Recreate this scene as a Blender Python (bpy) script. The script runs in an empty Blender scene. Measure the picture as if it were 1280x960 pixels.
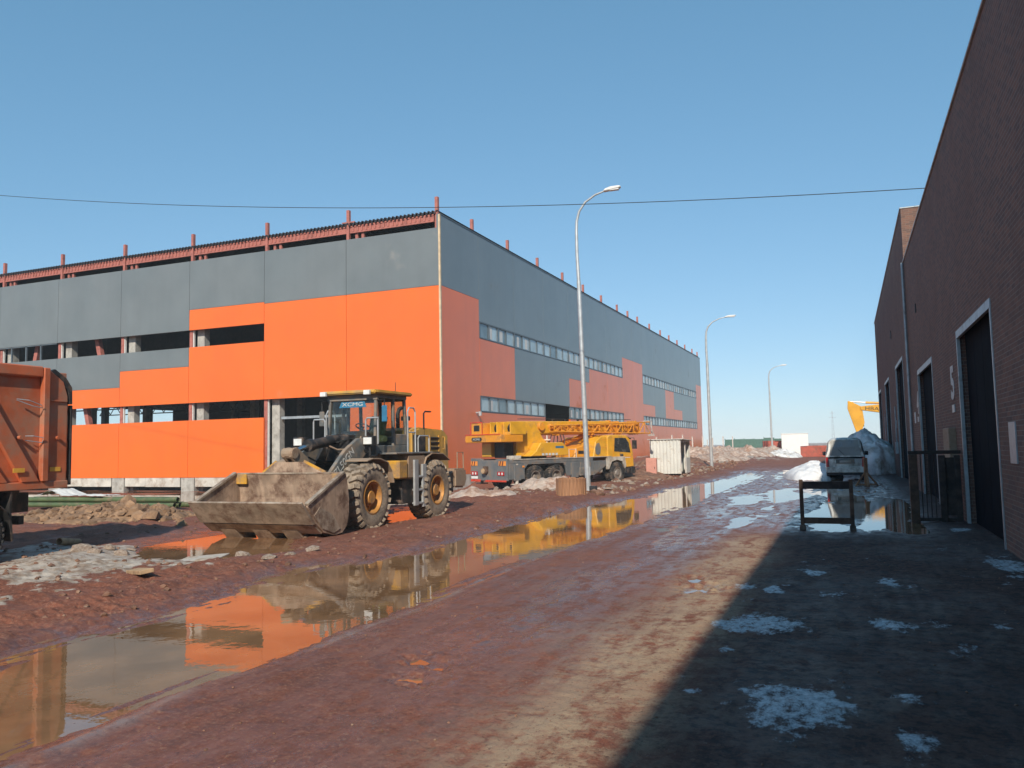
import bpy, bmesh, math, random
import numpy as np
from mathutils import Vector, Matrix

# ------------------------------------------------------------------ camera, sky, sun, exposure
SC = bpy.context.scene
COL = SC.collection
R = math.radians
H = 1.9                                   # eye height above the puddle level (z = 0)
cam_d = bpy.data.cameras.new('camera')
cam = bpy.data.objects.new('camera', cam_d); COL.objects.link(cam)
SC.camera = cam
cam_d.sensor_width = 36.0
cam_d.lens = 36.0 * 1008.0 / 1280.0
cam_d.clip_start = 0.05
cam_d.clip_end = 6000
YAW, PITCH, ROLL = R(-22.486), R(4.494), 0.0196
fwd = Vector((math.sin(YAW)*math.cos(PITCH), math.cos(YAW)*math.cos(PITCH), math.sin(PITCH)))
rgt = Vector((math.cos(YAW), -math.sin(YAW), 0)); upv = rgt.cross(fwd)
r2 = rgt*math.cos(ROLL) - upv*math.sin(ROLL); u2 = upv*math.cos(ROLL) + rgt*math.sin(ROLL)
cam.matrix_world = Matrix(((r2.x, u2.x, -fwd.x, 0), (r2.y, u2.y, -fwd.y, 0), (r2.z, u2.z, -fwd.z, H), (0, 0, 0, 1)))

SUN_EL, SUN_AZ = R(34.5), R(180.0 - 16.7)      # azimuth from +Y towards +X
world = bpy.data.worlds.new('World'); SC.world = world; world.use_nodes = True
wn = world.node_tree.nodes; wl = world.node_tree.links
sky = wn.new('ShaderNodeTexSky'); sky.sky_type = 'NISHITA'; sky.sun_disc = False
sky.sun_elevation = SUN_EL; sky.sun_rotation = SUN_AZ
sky.air_density = 1.0; sky.dust_density = 0.0; sky.ozone_density = 3.0; sky.altitude = 150
bg = wn['Background']; bg.inputs['Strength'].default_value = 0.13
tint = wn.new('ShaderNodeMix'); tint.data_type = 'RGBA'; tint.blend_type = 'MULTIPLY'; tint.inputs[0].default_value = 1.0
sep = wn.new('ShaderNodeSeparateColor'); cmb = wn.new('ShaderNodeCombineColor'); wl.new(sky.outputs[0], sep.inputs[0])
for k_, g_ in enumerate((.70, .56, .56)):                    # per-channel grade of the sky, brightened by the tint: an even, pale gradient
    pw_ = wn.new('ShaderNodeMath'); pw_.operation = 'POWER'; pw_.inputs[1].default_value = g_
    wl.new(sep.outputs[k_], pw_.inputs[0]); wl.new(pw_.outputs[0], cmb.inputs[k_])
wl.new(cmb.outputs[0], tint.inputs[6]); tint.inputs[7].default_value = (1.07, 1.79, 2.12, 1)
wl.new(tint.outputs[2], bg.inputs['Color'])
sun_d = bpy.data.lights.new('sun', 'SUN'); sun_d.energy = 4.85; sun_d.angle = R(0.55); sun_d.color = (1.0, 0.91, 0.77)
sun = bpy.data.objects.new('sun', sun_d); COL.objects.link(sun)
sdir = Vector((math.sin(SUN_AZ)*math.cos(SUN_EL), math.cos(SUN_AZ)*math.cos(SUN_EL), math.sin(SUN_EL)))
sun.rotation_euler = (-sdir).to_track_quat('-Z', 'Y').to_euler()
sun.location = (30, -30, 40)
vs = SC.view_settings
vs.view_transform = 'Standard'; vs.look = 'None'; vs.exposure = 0.0; vs.gamma = 1.0; vs.use_curve_mapping = False
SC.cycles.use_denoising = True
SC.cycles.max_bounces = 8; SC.cycles.transparent_max_bounces = 16
SC.cycles.caustics_reflective = False; SC.cycles.caustics_refractive = False
random.seed(7)

# ------------------------------------------------------------------ materials
def nnew(nt, t, **kw):
    n = nt.nodes.new(t)
    for k, v in kw.items():
        if k.startswith('i_'): n.inputs[k[2:]].default_value = v
        else: setattr(n, k, v)
    return n
def mixc(nt, fac, a, b, blend='MIX'):
    m = nt.nodes.new('ShaderNodeMix'); m.data_type = 'RGBA'; m.blend_type = blend; m.clamp_factor = True
    for sock, v in ((m.inputs[0], fac), (m.inputs[6], a), (m.inputs[7], b)):
        if isinstance(v, (int, float)): sock.default_value = v
        elif isinstance(v, tuple): sock.default_value = v if len(v) == 4 else (*v, 1)
        else: nt.links.new(v, sock)
    return m.outputs[2]
def math_n(nt, op, a, b=None, clamp=False):
    m = nt.nodes.new('ShaderNodeMath'); m.operation = op; m.use_clamp = clamp
    for i, v in enumerate((a, b)):
        if v is None: continue
        if isinstance(v, (int, float)): m.inputs[i].default_value = v
        else: nt.links.new(v, m.inputs[i])
    return m.outputs[0]
def ramp(nt, src, p0, p1, c0=0.0, c1=1.0):
    m = nt.nodes.new('ShaderNodeMapRange'); m.clamp = True; m.interpolation_type = 'SMOOTHSTEP'
    nt.links.new(src, m.inputs[0])
    for i, v in zip((1, 2, 3, 4), (p0, p1, c0, c1)): m.inputs[i].default_value = v
    return m.outputs[0]
def noise(nt, vec, scale, detail=4, rough=.55, stretch=None):
    if stretch:
        mp = nt.nodes.new('ShaderNodeMapping'); mp.inputs['Scale'].default_value = stretch
        nt.links.new(vec, mp.inputs['Vector']); vec = mp.outputs[0]
    n = nt.nodes.new('ShaderNodeTexNoise'); n.inputs['Scale'].default_value = scale
    n.inputs['Detail'].default_value = detail; n.inputs['Roughness'].default_value = rough
    nt.links.new(vec, n.inputs['Vector'])
    return n.outputs['Fac']
M = {}
def pmat(name, col, rough=.6, metal=0., var=.18, vscale=2.5, dirt=None, dirt_amt=0., dscale=3., bump=0., bscale=30., spec=.5,
         stretch=None, coat=0., world_coord=False):
    m = bpy.data.materials.new(name); m.use_nodes = True; nt = m.node_tree
    b = nt.nodes['Principled BSDF']
    tc = nt.nodes.new('ShaderNodeTexCoord')
    vec = tc.outputs['Object']
    if world_coord:
        g = nt.nodes.new('ShaderNodeNewGeometry'); vec = g.outputs['Position']
    n1 = noise(nt, vec, vscale, 5, .6, stretch)
    dark = tuple(c*(1-var) for c in col); lite = tuple(min(1, c*(1+var)) for c in col)
    c = mixc(nt, ramp(nt, n1, .3, .7), dark, lite)
    rsock = None
    if dirt:
        n2 = noise(nt, vec, dscale, 8, .68)
        f = ramp(nt, n2, .62-.5*dirt_amt, .78-.3*dirt_amt)
        n3 = noise(nt, vec, dscale*4.7, 4, .6)
        f = math_n(nt, 'MULTIPLY', f, ramp(nt, n3, .25, .6, .45, 1.))
        c = mixc(nt, f, c, dirt)
        rr = nt.nodes.new('ShaderNodeMapRange'); nt.links.new(f, rr.inputs[0]); rr.inputs[3].default_value = rough; rr.inputs[4].default_value = .85
        nt.links.new(rr.outputs[0], b.inputs['Roughness'])
    nt.links.new(c, b.inputs['Base Color'])
    b.inputs['Roughness'].default_value = rough; b.inputs['Metallic'].default_value = metal
    b.inputs['Specular IOR Level'].default_value = spec
    if coat: b.inputs['Coat Weight'].default_value = coat; b.inputs['Coat Roughness'].default_value = .15
    if bump:
        bp = nt.nodes.new('ShaderNodeBump'); bp.inputs['Strength'].default_value = bump; bp.inputs['Distance'].default_value = .02
        nt.links.new(noise(nt, vec, bscale, 6, .65), bp.inputs['Height']); nt.links.new(bp.outputs[0], b.inputs['Normal'])
    M[name] = m
    return m
MUD = (.23, .135, .085)
pmat('panel_grey', (.155, .175, .180), .30, 0, .06, .5, dirt=(.24, .24, .23), dirt_amt=.02, dscale=.35, bump=.04, bscale=3, world_coord=True, spec=.85)
pmat('panel_orange', (.86, .150, .006), .30, 0, .05, .4, dirt=(.62, .19, .06), dirt_amt=.02, dscale=.3, bump=.04, bscale=3, world_coord=True, spec=.85)
for nm_ in ('panel_grey', 'panel_orange'):
    nt_ = M[nm_].node_tree; b_ = nt_.nodes['Principled BSDF']; src = b_.inputs['Base Color'].links[0].from_socket
    g_ = nt_.nodes.new('ShaderNodeNewGeometry'); ns = noise(nt_, g_.outputs['Position'], 1., 5, .6, (1.4, 1.4, .09)); nb = noise(nt_, g_.outputs['Position'], .23, 3, .5)
    nt_.links.new(mixc(nt_, ramp(nt_, ns, .35, .8, 0, .10), mixc(nt_, ramp(nt_, nb, .3, .7, 0, .09), src, (.35, .33, .31) if 'grey' in nm_ else (.50, .10, .01)), (.08, .07, .06) if 'grey' in nm_ else (.40, .07, .01)), b_.inputs['Base Color'])
pmat('trim_cream', (.62, .47, .30), .6)
pmat('steel_primer', (.40, .135, .105), .65, 0, .25, 3, dirt=(.22, .08, .06), dirt_amt=.2)
pmat('deck_dark', (.045, .04, .045), .7)
pmat('concrete', (.40, .385, .35), .9, 0, .2, 2.2, dirt=(.22, .2, .17), dirt_amt=.25, bump=.3)
pmat('plinth_white', (.58, .55, .49), .85, 0, .15, 1.5, dirt=(.33, .26, .2), dirt_amt=.35, dscale=1.3, bump=.2)
pmat('window_frame', (.10, .125, .145), .45)
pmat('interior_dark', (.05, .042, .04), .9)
pmat('pane_film', (.42, .52, .55), .12, 0, .22, .9, spec=.8, world_coord=True)
pmat('pane_dark', (.16, .215, .24), .1, 0, .25, .9, spec=.8, world_coord=True)
pmat('steel_light', (.38, .42, .44), .42, .35, .15, 4, dirt=(.2, .17, .14), dirt_amt=.1)
pmat('gate_dark', (.005, .007, .010), .9, 0, .3, 1.5, spec=.1)
pmat('white_paint', (.74, .73, .70), .5, 0, .06, 4, dirt=(.45, .4, .33), dirt_amt=.12)
pmat('galvanised', (.50, .515, .52), .4, .4, .12, 5)
pmat('loader_yellow', (.62, .32, .035), .45, 0, .18, 3, dirt=(.30, .19, .11), dirt_amt=.50, dscale=2.6, coat=.15)
pmat('loader_yellow_clean', (.60, .34, .055), .45, 0, .2, 3, dirt=(.40, .27, .14), dirt_amt=.42, dscale=2.2, coat=.2)
pmat('loader_grey', (.13, .14, .14), .5, .05, .3, 3, dirt=(.30, .22, .155), dirt_amt=.42, dscale=2.8)
pmat('loader_black', (.02, .02, .022), .55, 0, .3, 3, dirt=(.17, .11, .075), dirt_amt=.28, dscale=3)
pmat('tank_dirty', (.36, .27, .19), .7, 0, .25, 3, dirt=(.26, .165, .105), dirt_amt=.5, dscale=3, bump=.2)
pmat('bucket_worn', (.40, .285, .205), .55, .1, .35, 3.2, dirt=(.14, .075, .048), dirt_amt=.44, dscale=2.4, bump=.35, bscale=14, stretch=(1, 1, .35))
pmat('bucket_edge', (.42, .34, .26), .5, .3, .3, 4, dirt=(.2, .12, .08), dirt_amt=.4, bump=.3)
pmat('tyre', (.13, .105, .083), .85, 0, .25, 4, dirt=(.36, .28, .205), dirt_amt=.58, dscale=3.2, bump=.25)
pmat('tyre_dark', (.022, .022, .023), .8, 0, .25, 4, dirt=(.2, .14, .1), dirt_amt=.33, dscale=3.2, bump=.2)
pmat('rim_orange', (.52, .24, .05), .5, .1, .2, 4, dirt=(.26, .16, .1), dirt_amt=.4)
pmat('rim_grey', (.30, .27, .24), .55, .3, .2, 4, dirt=(.25, .17, .12), dirt_amt=.4)
pmat('chrome', (.55, .55, .55), .2, 1., .1)
pmat('rubber_hose', (.02, .02, .02), .5)
pmat('seat_green', (.17, .20, .07), .8)
pmat('lamp_glass', (.75, .76, .74), .15, 0, .1, 8, spec=.8)
pmat('sticker_blue', (.035, .17, .30), .4)
pmat('letter_white', (.60, .60, .57), .6, 0, .1, 30, dirt=(.2, .17, .14), dirt_amt=.2, dscale=14)
pmat('letter_dark', (.03, .025, .02), .6)
pmat('crane_yellow', (.74, .37, .022), .38, 0, .12, 1.5, dirt=(.42, .23, .07), dirt_amt=.25, dscale=1.6, coat=.3)
pmat('crane_orange', (.76, .30, .02), .4, 0, .12, 2, dirt=(.35, .18, .07), dirt_amt=.25, dscale=2)
pmat('crane_red', (.62, .06, .025), .5)
pmat('crane_grey', (.16, .172, .18), .5, .1, .2, 2, dirt=(.24, .17, .12), dirt_amt=.38, dscale=2)
pmat('crane_deck', (.50, .46, .40), .7, 0, .2, 2, dirt=(.3, .22, .15), dirt_amt=.4)
pmat('hazard_orange', (.85, .30, .05), .5); pmat('hazard_dark', (.14, .03, .02), .5)
pmat('tail_red', (.42, .012, .012), .25, 0, .2, 20, spec=.7)
pmat('truck_orange', (.50, .125, .05), .45, 0, .22, 1.3, dirt=(.38, .185, .115), dirt_amt=.42, dscale=1.7, bump=.05, bscale=10, coat=.2)
pmat('reflector_yellow', (.72, .38, .06), .4)
pmat('truck_black', (.025, .024, .024), .6, 0, .3, 3, dirt=(.15, .095, .065), dirt_amt=.35)
pmat('sand', (.29, .175, .10), .95, 0, .35, 2.2, dirt=(.15, .088, .053), dirt_amt=.42, dscale=2.5, bump=.8, bscale=9)
pmat('snow', (.78, .78, .77), .75, 0, .12, 1.2, dirt=(.36, .30, .24), dirt_amt=.42, dscale=1.3, bump=.8, bscale=5)
pmat('snow_clean', (.74, .75, .77), .7, 0, .07, 1., dirt=(.42, .38, .33), dirt_amt=.2, dscale=1.1, bump=.8, bscale=4)
pmat('snow_dirty', (.54, .45, .38), .85, 0, .3, 1.3, dirt=(.28, .155, .10), dirt_amt=.52, dscale=1.4, bump=.9, bscale=6)
pmat('clod', (.19, .098, .062), .9, 0, .35, 4, dirt=(.34, .24, .17), dirt_amt=.2, bump=.5)
pmat('rubble_stone', (.32, .26, .21), .9, 0, .3, 4, dirt=(.2, .12, .08), dirt_amt=.4, bump=.5)
pmat('pipe_green', (.085, .12, .05), .45, 0, .2, 4, dirt=(.2, .15, .09), dirt_amt=.3)
pmat('sheet_white', (.68, .66, .62), .6, 0, .08, 3)
pmat('wood_brown', (.34, .17, .085), .85, 0, .3, 6, dirt=(.16, .085, .05), dirt_amt=.3, dscale=4, bump=.3, stretch=(1, 1, .2))
pmat('wood_pale', (.45, .30, .17), .85, 0, .3, 6, dirt=(.2, .12, .07), dirt_amt=.3, bump=.3)
pmat('rust', (.135, .075, .048), .75, .2, .35, 5, dirt=(.06, .04, .03), dirt_amt=.4, bump=.3)
pmat('rust_dark', (.062, .042, .034), .75, .2, .35, 5, dirt=(.03, .024, .02), dirt_amt=.4, bump=.3)
pmat('shed_white', (.66, .66, .61), .5, 0, .1, 1.5, dirt=(.42, .36, .28), dirt_amt=.25)
pmat('pink_box', (.58, .27, .21), .6, 0, .1, 3, dirt=(.4, .2, .15), dirt_amt=.2)
pmat('van_silver', (.76, .75, .70), .4, .1, .08, 2, dirt=(.28, .24, .19), dirt_amt=.45, dscale=1.8, coat=.3)
pmat('van_glass', (.23, .235, .235), .2, 0, .25, 2, dirt=(.34, .33, .30), dirt_amt=.6, dscale=2.4, spec=.8)
pmat('exc_yellow', (.74, .37, .035), .45, 0, .1, 2)
pmat('container_white', (.80, .80, .78), .5, 0, .04, 2)
pmat('container_red', (.42, .085, .05), .55, 0, .15, 2, dirt=(.2, .08, .05), dirt_amt=.3)
pmat('fence_green', (.10, .20, .165), .5, 0, .12, 2)
pmat('post_pale', (.55, .50, .46), .6)
pmat('crane_glass', (.03, .034, .036), .1, 0, .2, 2, dirt=(.10, .09, .08), dirt_amt=.25, spec=.8)
pmat('mast', (.30, .31, .33), .7)

def glass_mat():
    m = bpy.data.materials.new('cab_glass'); m.use_nodes = True; nt = m.node_tree; nt.nodes.clear()
    out = nt.nodes.new('ShaderNodeOutputMaterial')
    gl = nnew(nt, 'ShaderNodeBsdfGlossy'); gl.inputs['Roughness'].default_value = .04
    tr = nnew(nt, 'ShaderNodeBsdfTransparent'); tr.inputs['Color'].default_value = (.90, .93, .92, 1)
    df = nnew(nt, 'ShaderNodeBsdfDiffuse'); df.inputs['Color'].default_value = (.3, .27, .22, 1)
    lw = nt.nodes.new('ShaderNodeLayerWeight'); lw.inputs['Blend'].default_value = .5
    fr = nt.nodes.new('ShaderNodeMath'); fr.operation = 'MULTIPLY_ADD'; fr.inputs[1].default_value = .9; fr.inputs[2].default_value = .04
    nt.links.new(math_n(nt, 'POWER', lw.outputs['Facing'], 5.), fr.inputs[0])
    tc = nt.nodes.new('ShaderNodeTexCoord')
    f2 = ramp(nt, noise(nt, tc.outputs['Object'], 3.5, 6), .5, .8, .01, .12)
    mx0 = nt.nodes.new('ShaderNodeMixShader'); nt.links.new(f2, mx0.inputs[0]); nt.links.new(tr.outputs[0], mx0.inputs[1]); nt.links.new(df.outputs[0], mx0.inputs[2])
    mx = nt.nodes.new('ShaderNodeMixShader'); nt.links.new(fr.outputs[0], mx.inputs[0]); nt.links.new(mx0.outputs[0], mx.inputs[1]); nt.links.new(gl.outputs[0], mx.inputs[2])
    nt.links.new(mx.outputs[0], out.inputs[0]); M['cab_glass'] = m
glass_mat()

def brick_mat(name, c1, c2, mortar):
    m = bpy.data.materials.new(name); m.use_nodes = True; nt = m.node_tree; b = nt.nodes['Principled BSDF']
    g = nt.nodes.new('ShaderNodeNewGeometry')
    sx = nt.nodes.new('ShaderNodeSeparateXYZ'); nt.links.new(g.outputs['Position'], sx.inputs[0])
    ad = math_n(nt, 'ADD', sx.outputs['X'], sx.outputs['Y'])
    cb = nt.nodes.new('ShaderNodeCombineXYZ'); nt.links.new(ad, cb.inputs[0]); nt.links.new(sx.outputs['Z'], cb.inputs[1])
    br = nt.nodes.new('ShaderNodeTexBrick'); nt.links.new(cb.outputs[0], br.inputs['Vector'])
    br.inputs['Scale'].default_value = 1.0; br.inputs['Brick Width'].default_value = .26; br.inputs['Row Height'].default_value = .077
    br.inputs['Mortar Size'].default_value = .006; br.inputs['Bias'].default_value = -.1
    br.inputs['Color1'].default_value = (*c1, 1); br.inputs['Color2'].default_value = (*c2, 1); br.inputs['Mortar'].default_value = (*mortar, 1)
    n = noise(nt, g.outputs['Position'], .7, 6, .65)
    c = mixc(nt, ramp(nt, n, .35, .75, 0, .55), br.outputs['Color'], tuple(x*.62 for x in c1))
    n2 = noise(nt, g.outputs['Position'], 6, 4, .65)
    c = mixc(nt, ramp(nt, n2, .5, .8, 0, .35), c, tuple(min(1, x*1.5) for x in c2))
    nt.links.new(c, b.inputs['Base Color']); b.inputs['Roughness'].default_value = .85
    bp = nt.nodes.new('ShaderNodeBump'); bp.inputs['Strength'].default_value = .7; bp.inputs['Distance'].default_value = .012
    inv = math_n(nt, 'SUBTRACT', 1., br.outputs['Fac']); nt.links.new(inv, bp.inputs['Height']); nt.links.new(bp.outputs[0], b.inputs['Normal'])
    M[name] = m
brick_mat('brick', (.235, .115, .078), (.125, .075, .062), (.27, .225, .19))

# ------------------------------------------------------------------ mesh helpers
class MB:
    def __init__(s): s.v = []; s.f = []
    def add(s, vs_, fs_):
        o = len(s.v); s.v += [tuple(p) for p in vs_]; s.f += [tuple(i+o for i in f) for f in fs_]; return s
    def box(s, x0, x1, y0, y1, z0, z1):
        return s.add([(x0,y0,z0),(x1,y0,z0),(x1,y1,z0),(x0,y1,z0),(x0,y0,z1),(x1,y0,z1),(x1,y1,z1),(x0,y1,z1)],
                     [(0,3,2,1),(4,5,6,7),(0,1,5,4),(1,2,6,5),(2,3,7,6),(3,0,4,7)])
    def beam(s, p, q, w, h, up=(0,0,1)):
        p, q = Vector(p), Vector(q); d = (q-p).normalized(); u = Vector(up)
        if abs(d.dot(u)) > .98: u = Vector((0,1,0))
        r = d.cross(u).normalized(); u = r.cross(d)
        a = [r*(-w/2)+u*(-h/2), r*(w/2)+u*(-h/2), r*(w/2)+u*(h/2), r*(-w/2)+u*(h/2)]
        return s.add([p+k for k in a]+[q+k for k in a], [(3,2,1,0),(4,5,6,7),(0,1,5,4),(1,2,6,5),(2,3,7,6),(3,0,4,7)])
    def cyl(s, p, q, r, n=14, r1=None, caps=True):
        p, q = Vector(p), Vector(q); r1 = r if r1 is None else r1; d = (q-p).normalized()
        u = Vector((0,0,1)) if abs(d.z) < .9 else Vector((1,0,0))
        a = d.cross(u).normalized(); b = d.cross(a)
        vs_ = []
        for c, rr in ((p, r), (q, r1)):
            for i in range(n):
                t = 2*math.pi*i/n; vs_.append(c + a*(rr*math.cos(t)) + b*(rr*math.sin(t)))
        fs_ = [(i, (i+1) % n, n+(i+1) % n, n+i) for i in range(n)]
        if caps: fs_ += [tuple(range(n-1, -1, -1)), tuple(range(n, 2*n))]
        return s.add(vs_, fs_)
    def tube(s, pts, r, n=8, r1=None):
        pts = [Vector(p) for p in pts]; m = len(pts); vs_ = []; prev = None
        for i, p in enumerate(pts):
            d = (pts[min(i+1, m-1)] - pts[max(i-1, 0)]).normalized()
            if prev is None:
                u = Vector((0,0,1)) if abs(d.z) < .9 else Vector((1,0,0)); a = d.cross(u).normalized()
            else:
                a = (prev - d*prev.dot(d)).normalized()
            prev = a; b = d.cross(a); rr = r if r1 is None else r + (r1-r)*i/(m-1)
            for k in range(n):
                t = 2*math.pi*k/n; vs_.append(p + a*(rr*math.cos(t)) + b*(rr*math.sin(t)))
        fs_ = []
        for i in range(m-1):
            for k in range(n): fs_.append((i*n+k, i*n+(k+1) % n, (i+1)*n+(k+1) % n, (i+1)*n+k))
        fs_ += [tuple(range(n-1, -1, -1)), tuple(range((m-1)*n, m*n))]
        return s.add(vs_, fs_)
    def prism(s, poly, axis, a, b):
        n = len(poly)
        def mk(u, v, w): return {'x': (w, u, v), 'y': (u, w, v), 'z': (u, v, w)}[axis]
        vs_ = [mk(u, v, a) for u, v in poly] + [mk(u, v, b) for u, v in poly]
        return s.add(vs_, [tuple(range(n-1, -1, -1)), tuple(range(n, 2*n))] + [(i, (i+1) % n, n+(i+1) % n, n+i) for i in range(n)])
    def lathe(s, prof, axis_o, axis='x', n=28):
        # prof: (along, radius) list, closed at both ends where radius = 0
        o = Vector(axis_o); vs_ = []; m = len(prof)
        for i in range(n):
            t = 2*math.pi*i/n
            for (l, r) in prof:
                c, d = r*math.cos(t), r*math.sin(t)
                vs_.append(o + {'x': Vector((l, c, d)), 'y': Vector((c, l, d)), 'z': Vector((c, d, l))}[axis])
        fs_ = [(i*m+k, i*m+k+1, ((i+1) % n)*m+k+1, ((i+1) % n)*m+k) for i in range(n) for k in range(m-1)]
        return s.add(vs_, fs_)
    def build(s, name, mat, parent=None, bevel=0., smooth=False, kind=None, seg=1):
        me = bpy.data.meshes.new(name); bm = bmesh.new()
        vv = [bm.verts.new(p) for p in s.v]
        for f in s.f:
            try: bm.faces.new([vv[i] for i in f])
            except ValueError: pass
        bmesh.ops.recalc_face_normals(bm, faces=bm.faces)
        if bevel:
            es = [e for e in bm.edges if len(e.link_faces) == 2 and e.calc_face_angle(0) > .5]
            if es: bmesh.ops.bevel(bm, geom=es, offset=bevel, segments=seg, affect='EDGES', clamp_overlap=True)
        if smooth:
            for f in bm.faces: f.smooth = True
            for e in bm.edges:
                if len(e.link_faces) == 2 and e.calc_face_angle(0) > .6: e.smooth = False
        bm.to_mesh(me); bm.free()
        return link(name, me, mat, parent, kind)
def link(name, me, mat, parent=None, kind=None):
    o = bpy.data.objects.new(name, me); COL.objects.link(o)
    if mat is not None and not me.materials: me.materials.append(M[mat] if isinstance(mat, str) else mat)
    if parent is not None: o.parent = parent
    if kind: o['kind'] = kind
    return o
def tag(o, label, cat, group=None, kind=None):
    o['label'] = label; o['category'] = cat
    if group: o['group'] = group
    if kind: o['kind'] = kind
    return o
def thing(name, label, cat, loc=(0,0,0), rz=0, group=None):
    o = bpy.data.objects.new(name, None); COL.objects.link(o); o.location = loc; o.rotation_euler = (0, 0, rz); o.empty_display_size = .2
    return tag(o, label, cat, group)
def copy_tree(o, parent=None):
    c = o.copy(); COL.objects.link(c); c.parent = parent
    for ch in list(o.children): copy_tree(ch, c)
    return c
def text_mesh(name, body, size, mat, parent, mtx, depth=.004, squash=(1, 1), bold=0.):
    cu = bpy.data.curves.new(name, 'FONT'); cu.body = body; cu.size = size; cu.extrude = depth; cu.align_x = 'CENTER'; cu.align_y = 'CENTER'
    cu.resolution_u = 3; cu.offset = bold
    t = bpy.data.objects.new(name+'_tmp', cu); COL.objects.link(t)
    bpy.context.view_layer.update()
    dg = bpy.context.evaluated_depsgraph_get()
    me = bpy.data.meshes.new_from_object(t.evaluated_get(dg))
    bpy.data.objects.remove(t); bpy.data.curves.remove(cu)
    me.transform(Matrix.Diagonal((squash[0], squash[1], 1, 1))); me.transform(mtx)
    me.materials.clear()
    return link(name, me, mat, parent)
def axes(o, x, y, z):
    x, y, z = Vector(x).normalized(), Vector(y).normalized(), Vector(z).normalized()
    return Matrix(((x.x, y.x, z.x, o[0]), (x.y, y.y, z.y, o[1]), (x.z, y.z, z.z, o[2]), (0, 0, 0, 1)))

# ------------------------------------------------------------------ numpy noise
def _hash(ix, iy, seed):
    h = (ix.astype(np.int64)*374761393 + iy.astype(np.int64)*668265263 + seed*974634777) & 0xffffffff
    h = ((h ^ (h >> 13))*1274126177) & 0xffffffff
    return ((h ^ (h >> 16)) & 0xffff)/65535.0
def vnoise(x, y, seed=0):
    ix = np.floor(x); iy = np.floor(y); fx = x-ix; fy = y-iy
    fx = fx*fx*(3-2*fx); fy = fy*fy*(3-2*fy); ix = ix.astype(np.int64); iy = iy.astype(np.int64)
    a = _hash(ix, iy, seed); b = _hash(ix+1, iy, seed); c = _hash(ix, iy+1, seed); d = _hash(ix+1, iy+1, seed)
    return (a*(1-fx)+b*fx)*(1-fy) + (c*(1-fx)+d*fx)*fy
def fbm(x, y, oct_=4, seed=0, gain=.5):
    s = 0; a = 1; t = 0
    for o in range(oct_):
        c_, d_ = math.cos(.6+1.1*o), math.sin(.6+1.1*o)
        s = s + a*(vnoise((x*c_-y*d_)*2**o+13.7*o, (x*d_+y*c_)*2**o+7.1*o, seed+o)*2-1); t += a; a *= gain
    return s/t
def sstep(a, b, x):
    t = np.clip((x-a)/(b-a), 0, 1); return t*t*(3-2*t)
def sdpoly(x, y, poly):
    d = np.full(x.shape, 1e9); inside = np.zeros(x.shape, bool); n = len(poly)
    for i in range(n):
        ax, ay = poly[i]; bx, by = poly[(i+1) % n]
        ex, ey = bx-ax, by-ay; wx, wy = x-ax, y-ay
        t = np.clip((wx*ex+wy*ey)/(ex*ex+ey*ey), 0, 1)
        d = np.minimum(d, (wx-ex*t)**2+(wy-ey*t)**2)
        c = ((ay > y) != (by > y)) & (x < (bx-ax)*(y-ay)/((by-ay) if by != ay else 1e-9)+ax)
        inside ^= c
    d = np.sqrt(d); return np.where(inside, -d, d)

# ------------------------------------------------------------------ ground
PUDDLE = [(-7.19,5.11),(-7.42,5.64),(-7.6,6.28),(-7.41,7.17),(-7.67,8.64),(-8.01,9.18),(-8.32,11.04),(-7.79,11.64),(-7.5,13.3),(-7.47,15.27),
          (-7.81,17.71),(-7.83,22.38),(-7.52,26.38),(-7.04,28.9),(-7.0,35.3),(-6.4,42.),(-5.86,54.66),(-4.41,46.85),(-4.55,30.0),(-4.45,22.89),
          (-4.68,18.34),(-4.99,15.15),(-5.08,12.83),(-5.09,10.93),(-4.9,8.19),(-4.95,7.06),(-4.95,5.99),(-5.09,5.18),(-4.92,4.34),(-4.93,3.52),(-4.9,1.5),(-7.3,1.5)]
POOL2 = [(-12.21,11.32),(-13.9,14.26),(-14.3,16.2),(-12.82,15.93),(-10.41,12.58),(-10.89,11.44)]
POOL3 = [(-10.95,18.1),(-13.1,20.5),(-13.2,23.5),(-12.6,23.6),(-11.4,21.8),(-10.6,19.3)]
SNOW1 = [(-10.87,7.7),(-15.89,11.23),(-15.76,12.2),(-13.32,11.86),(-12.62,11.79),(-11.48,11.18),(-10.34,10.68),(-9.99,10.23),(-10.44,9.61),(-10.57,8.45)]
SNOW2 = [(-9.7,6.6),(-10.2,7.17),(-10.45,8.04),(-10.02,7.9)]
ICE = [(-.97,8.84,.44,.53),(.3,9.09,.27,.3),(-.49,6.23,.48,.52),(.29,5.65,.18,.26),(-1.12,7.66,.09,.17),(-.53,12.42,.2,.37),(-.21,10.68,.15,.32),
       (-.98,10.84,.15,.34),(-1.31,10.92,.15,.35),(.37,11.84,.21,.26),(.33,6.57,.12,.12),(2.0,18.9,.26,.5),(2.1,13.6,.25,1.1),(-1.2,6.3,.1,.1),(1.3,9.3,.1,.2)]
SPOTS = [(-3.61,6.49,.15,.16),(-3.43,5.95,.13,.14),(-3.35,6.31,.10,.10),(-3.22,5.82,.08,.09),(-1.85,10.8,.22,.35),(-2.1,11.5,.15,.3)]
FLATS = [(-12., 17.6, 2.2, 5., .02), (-15.2, 6.5, 1.8, 5.2, .015), (-13.4, 39.6, 4.2, 6.5, -.10)]
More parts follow.
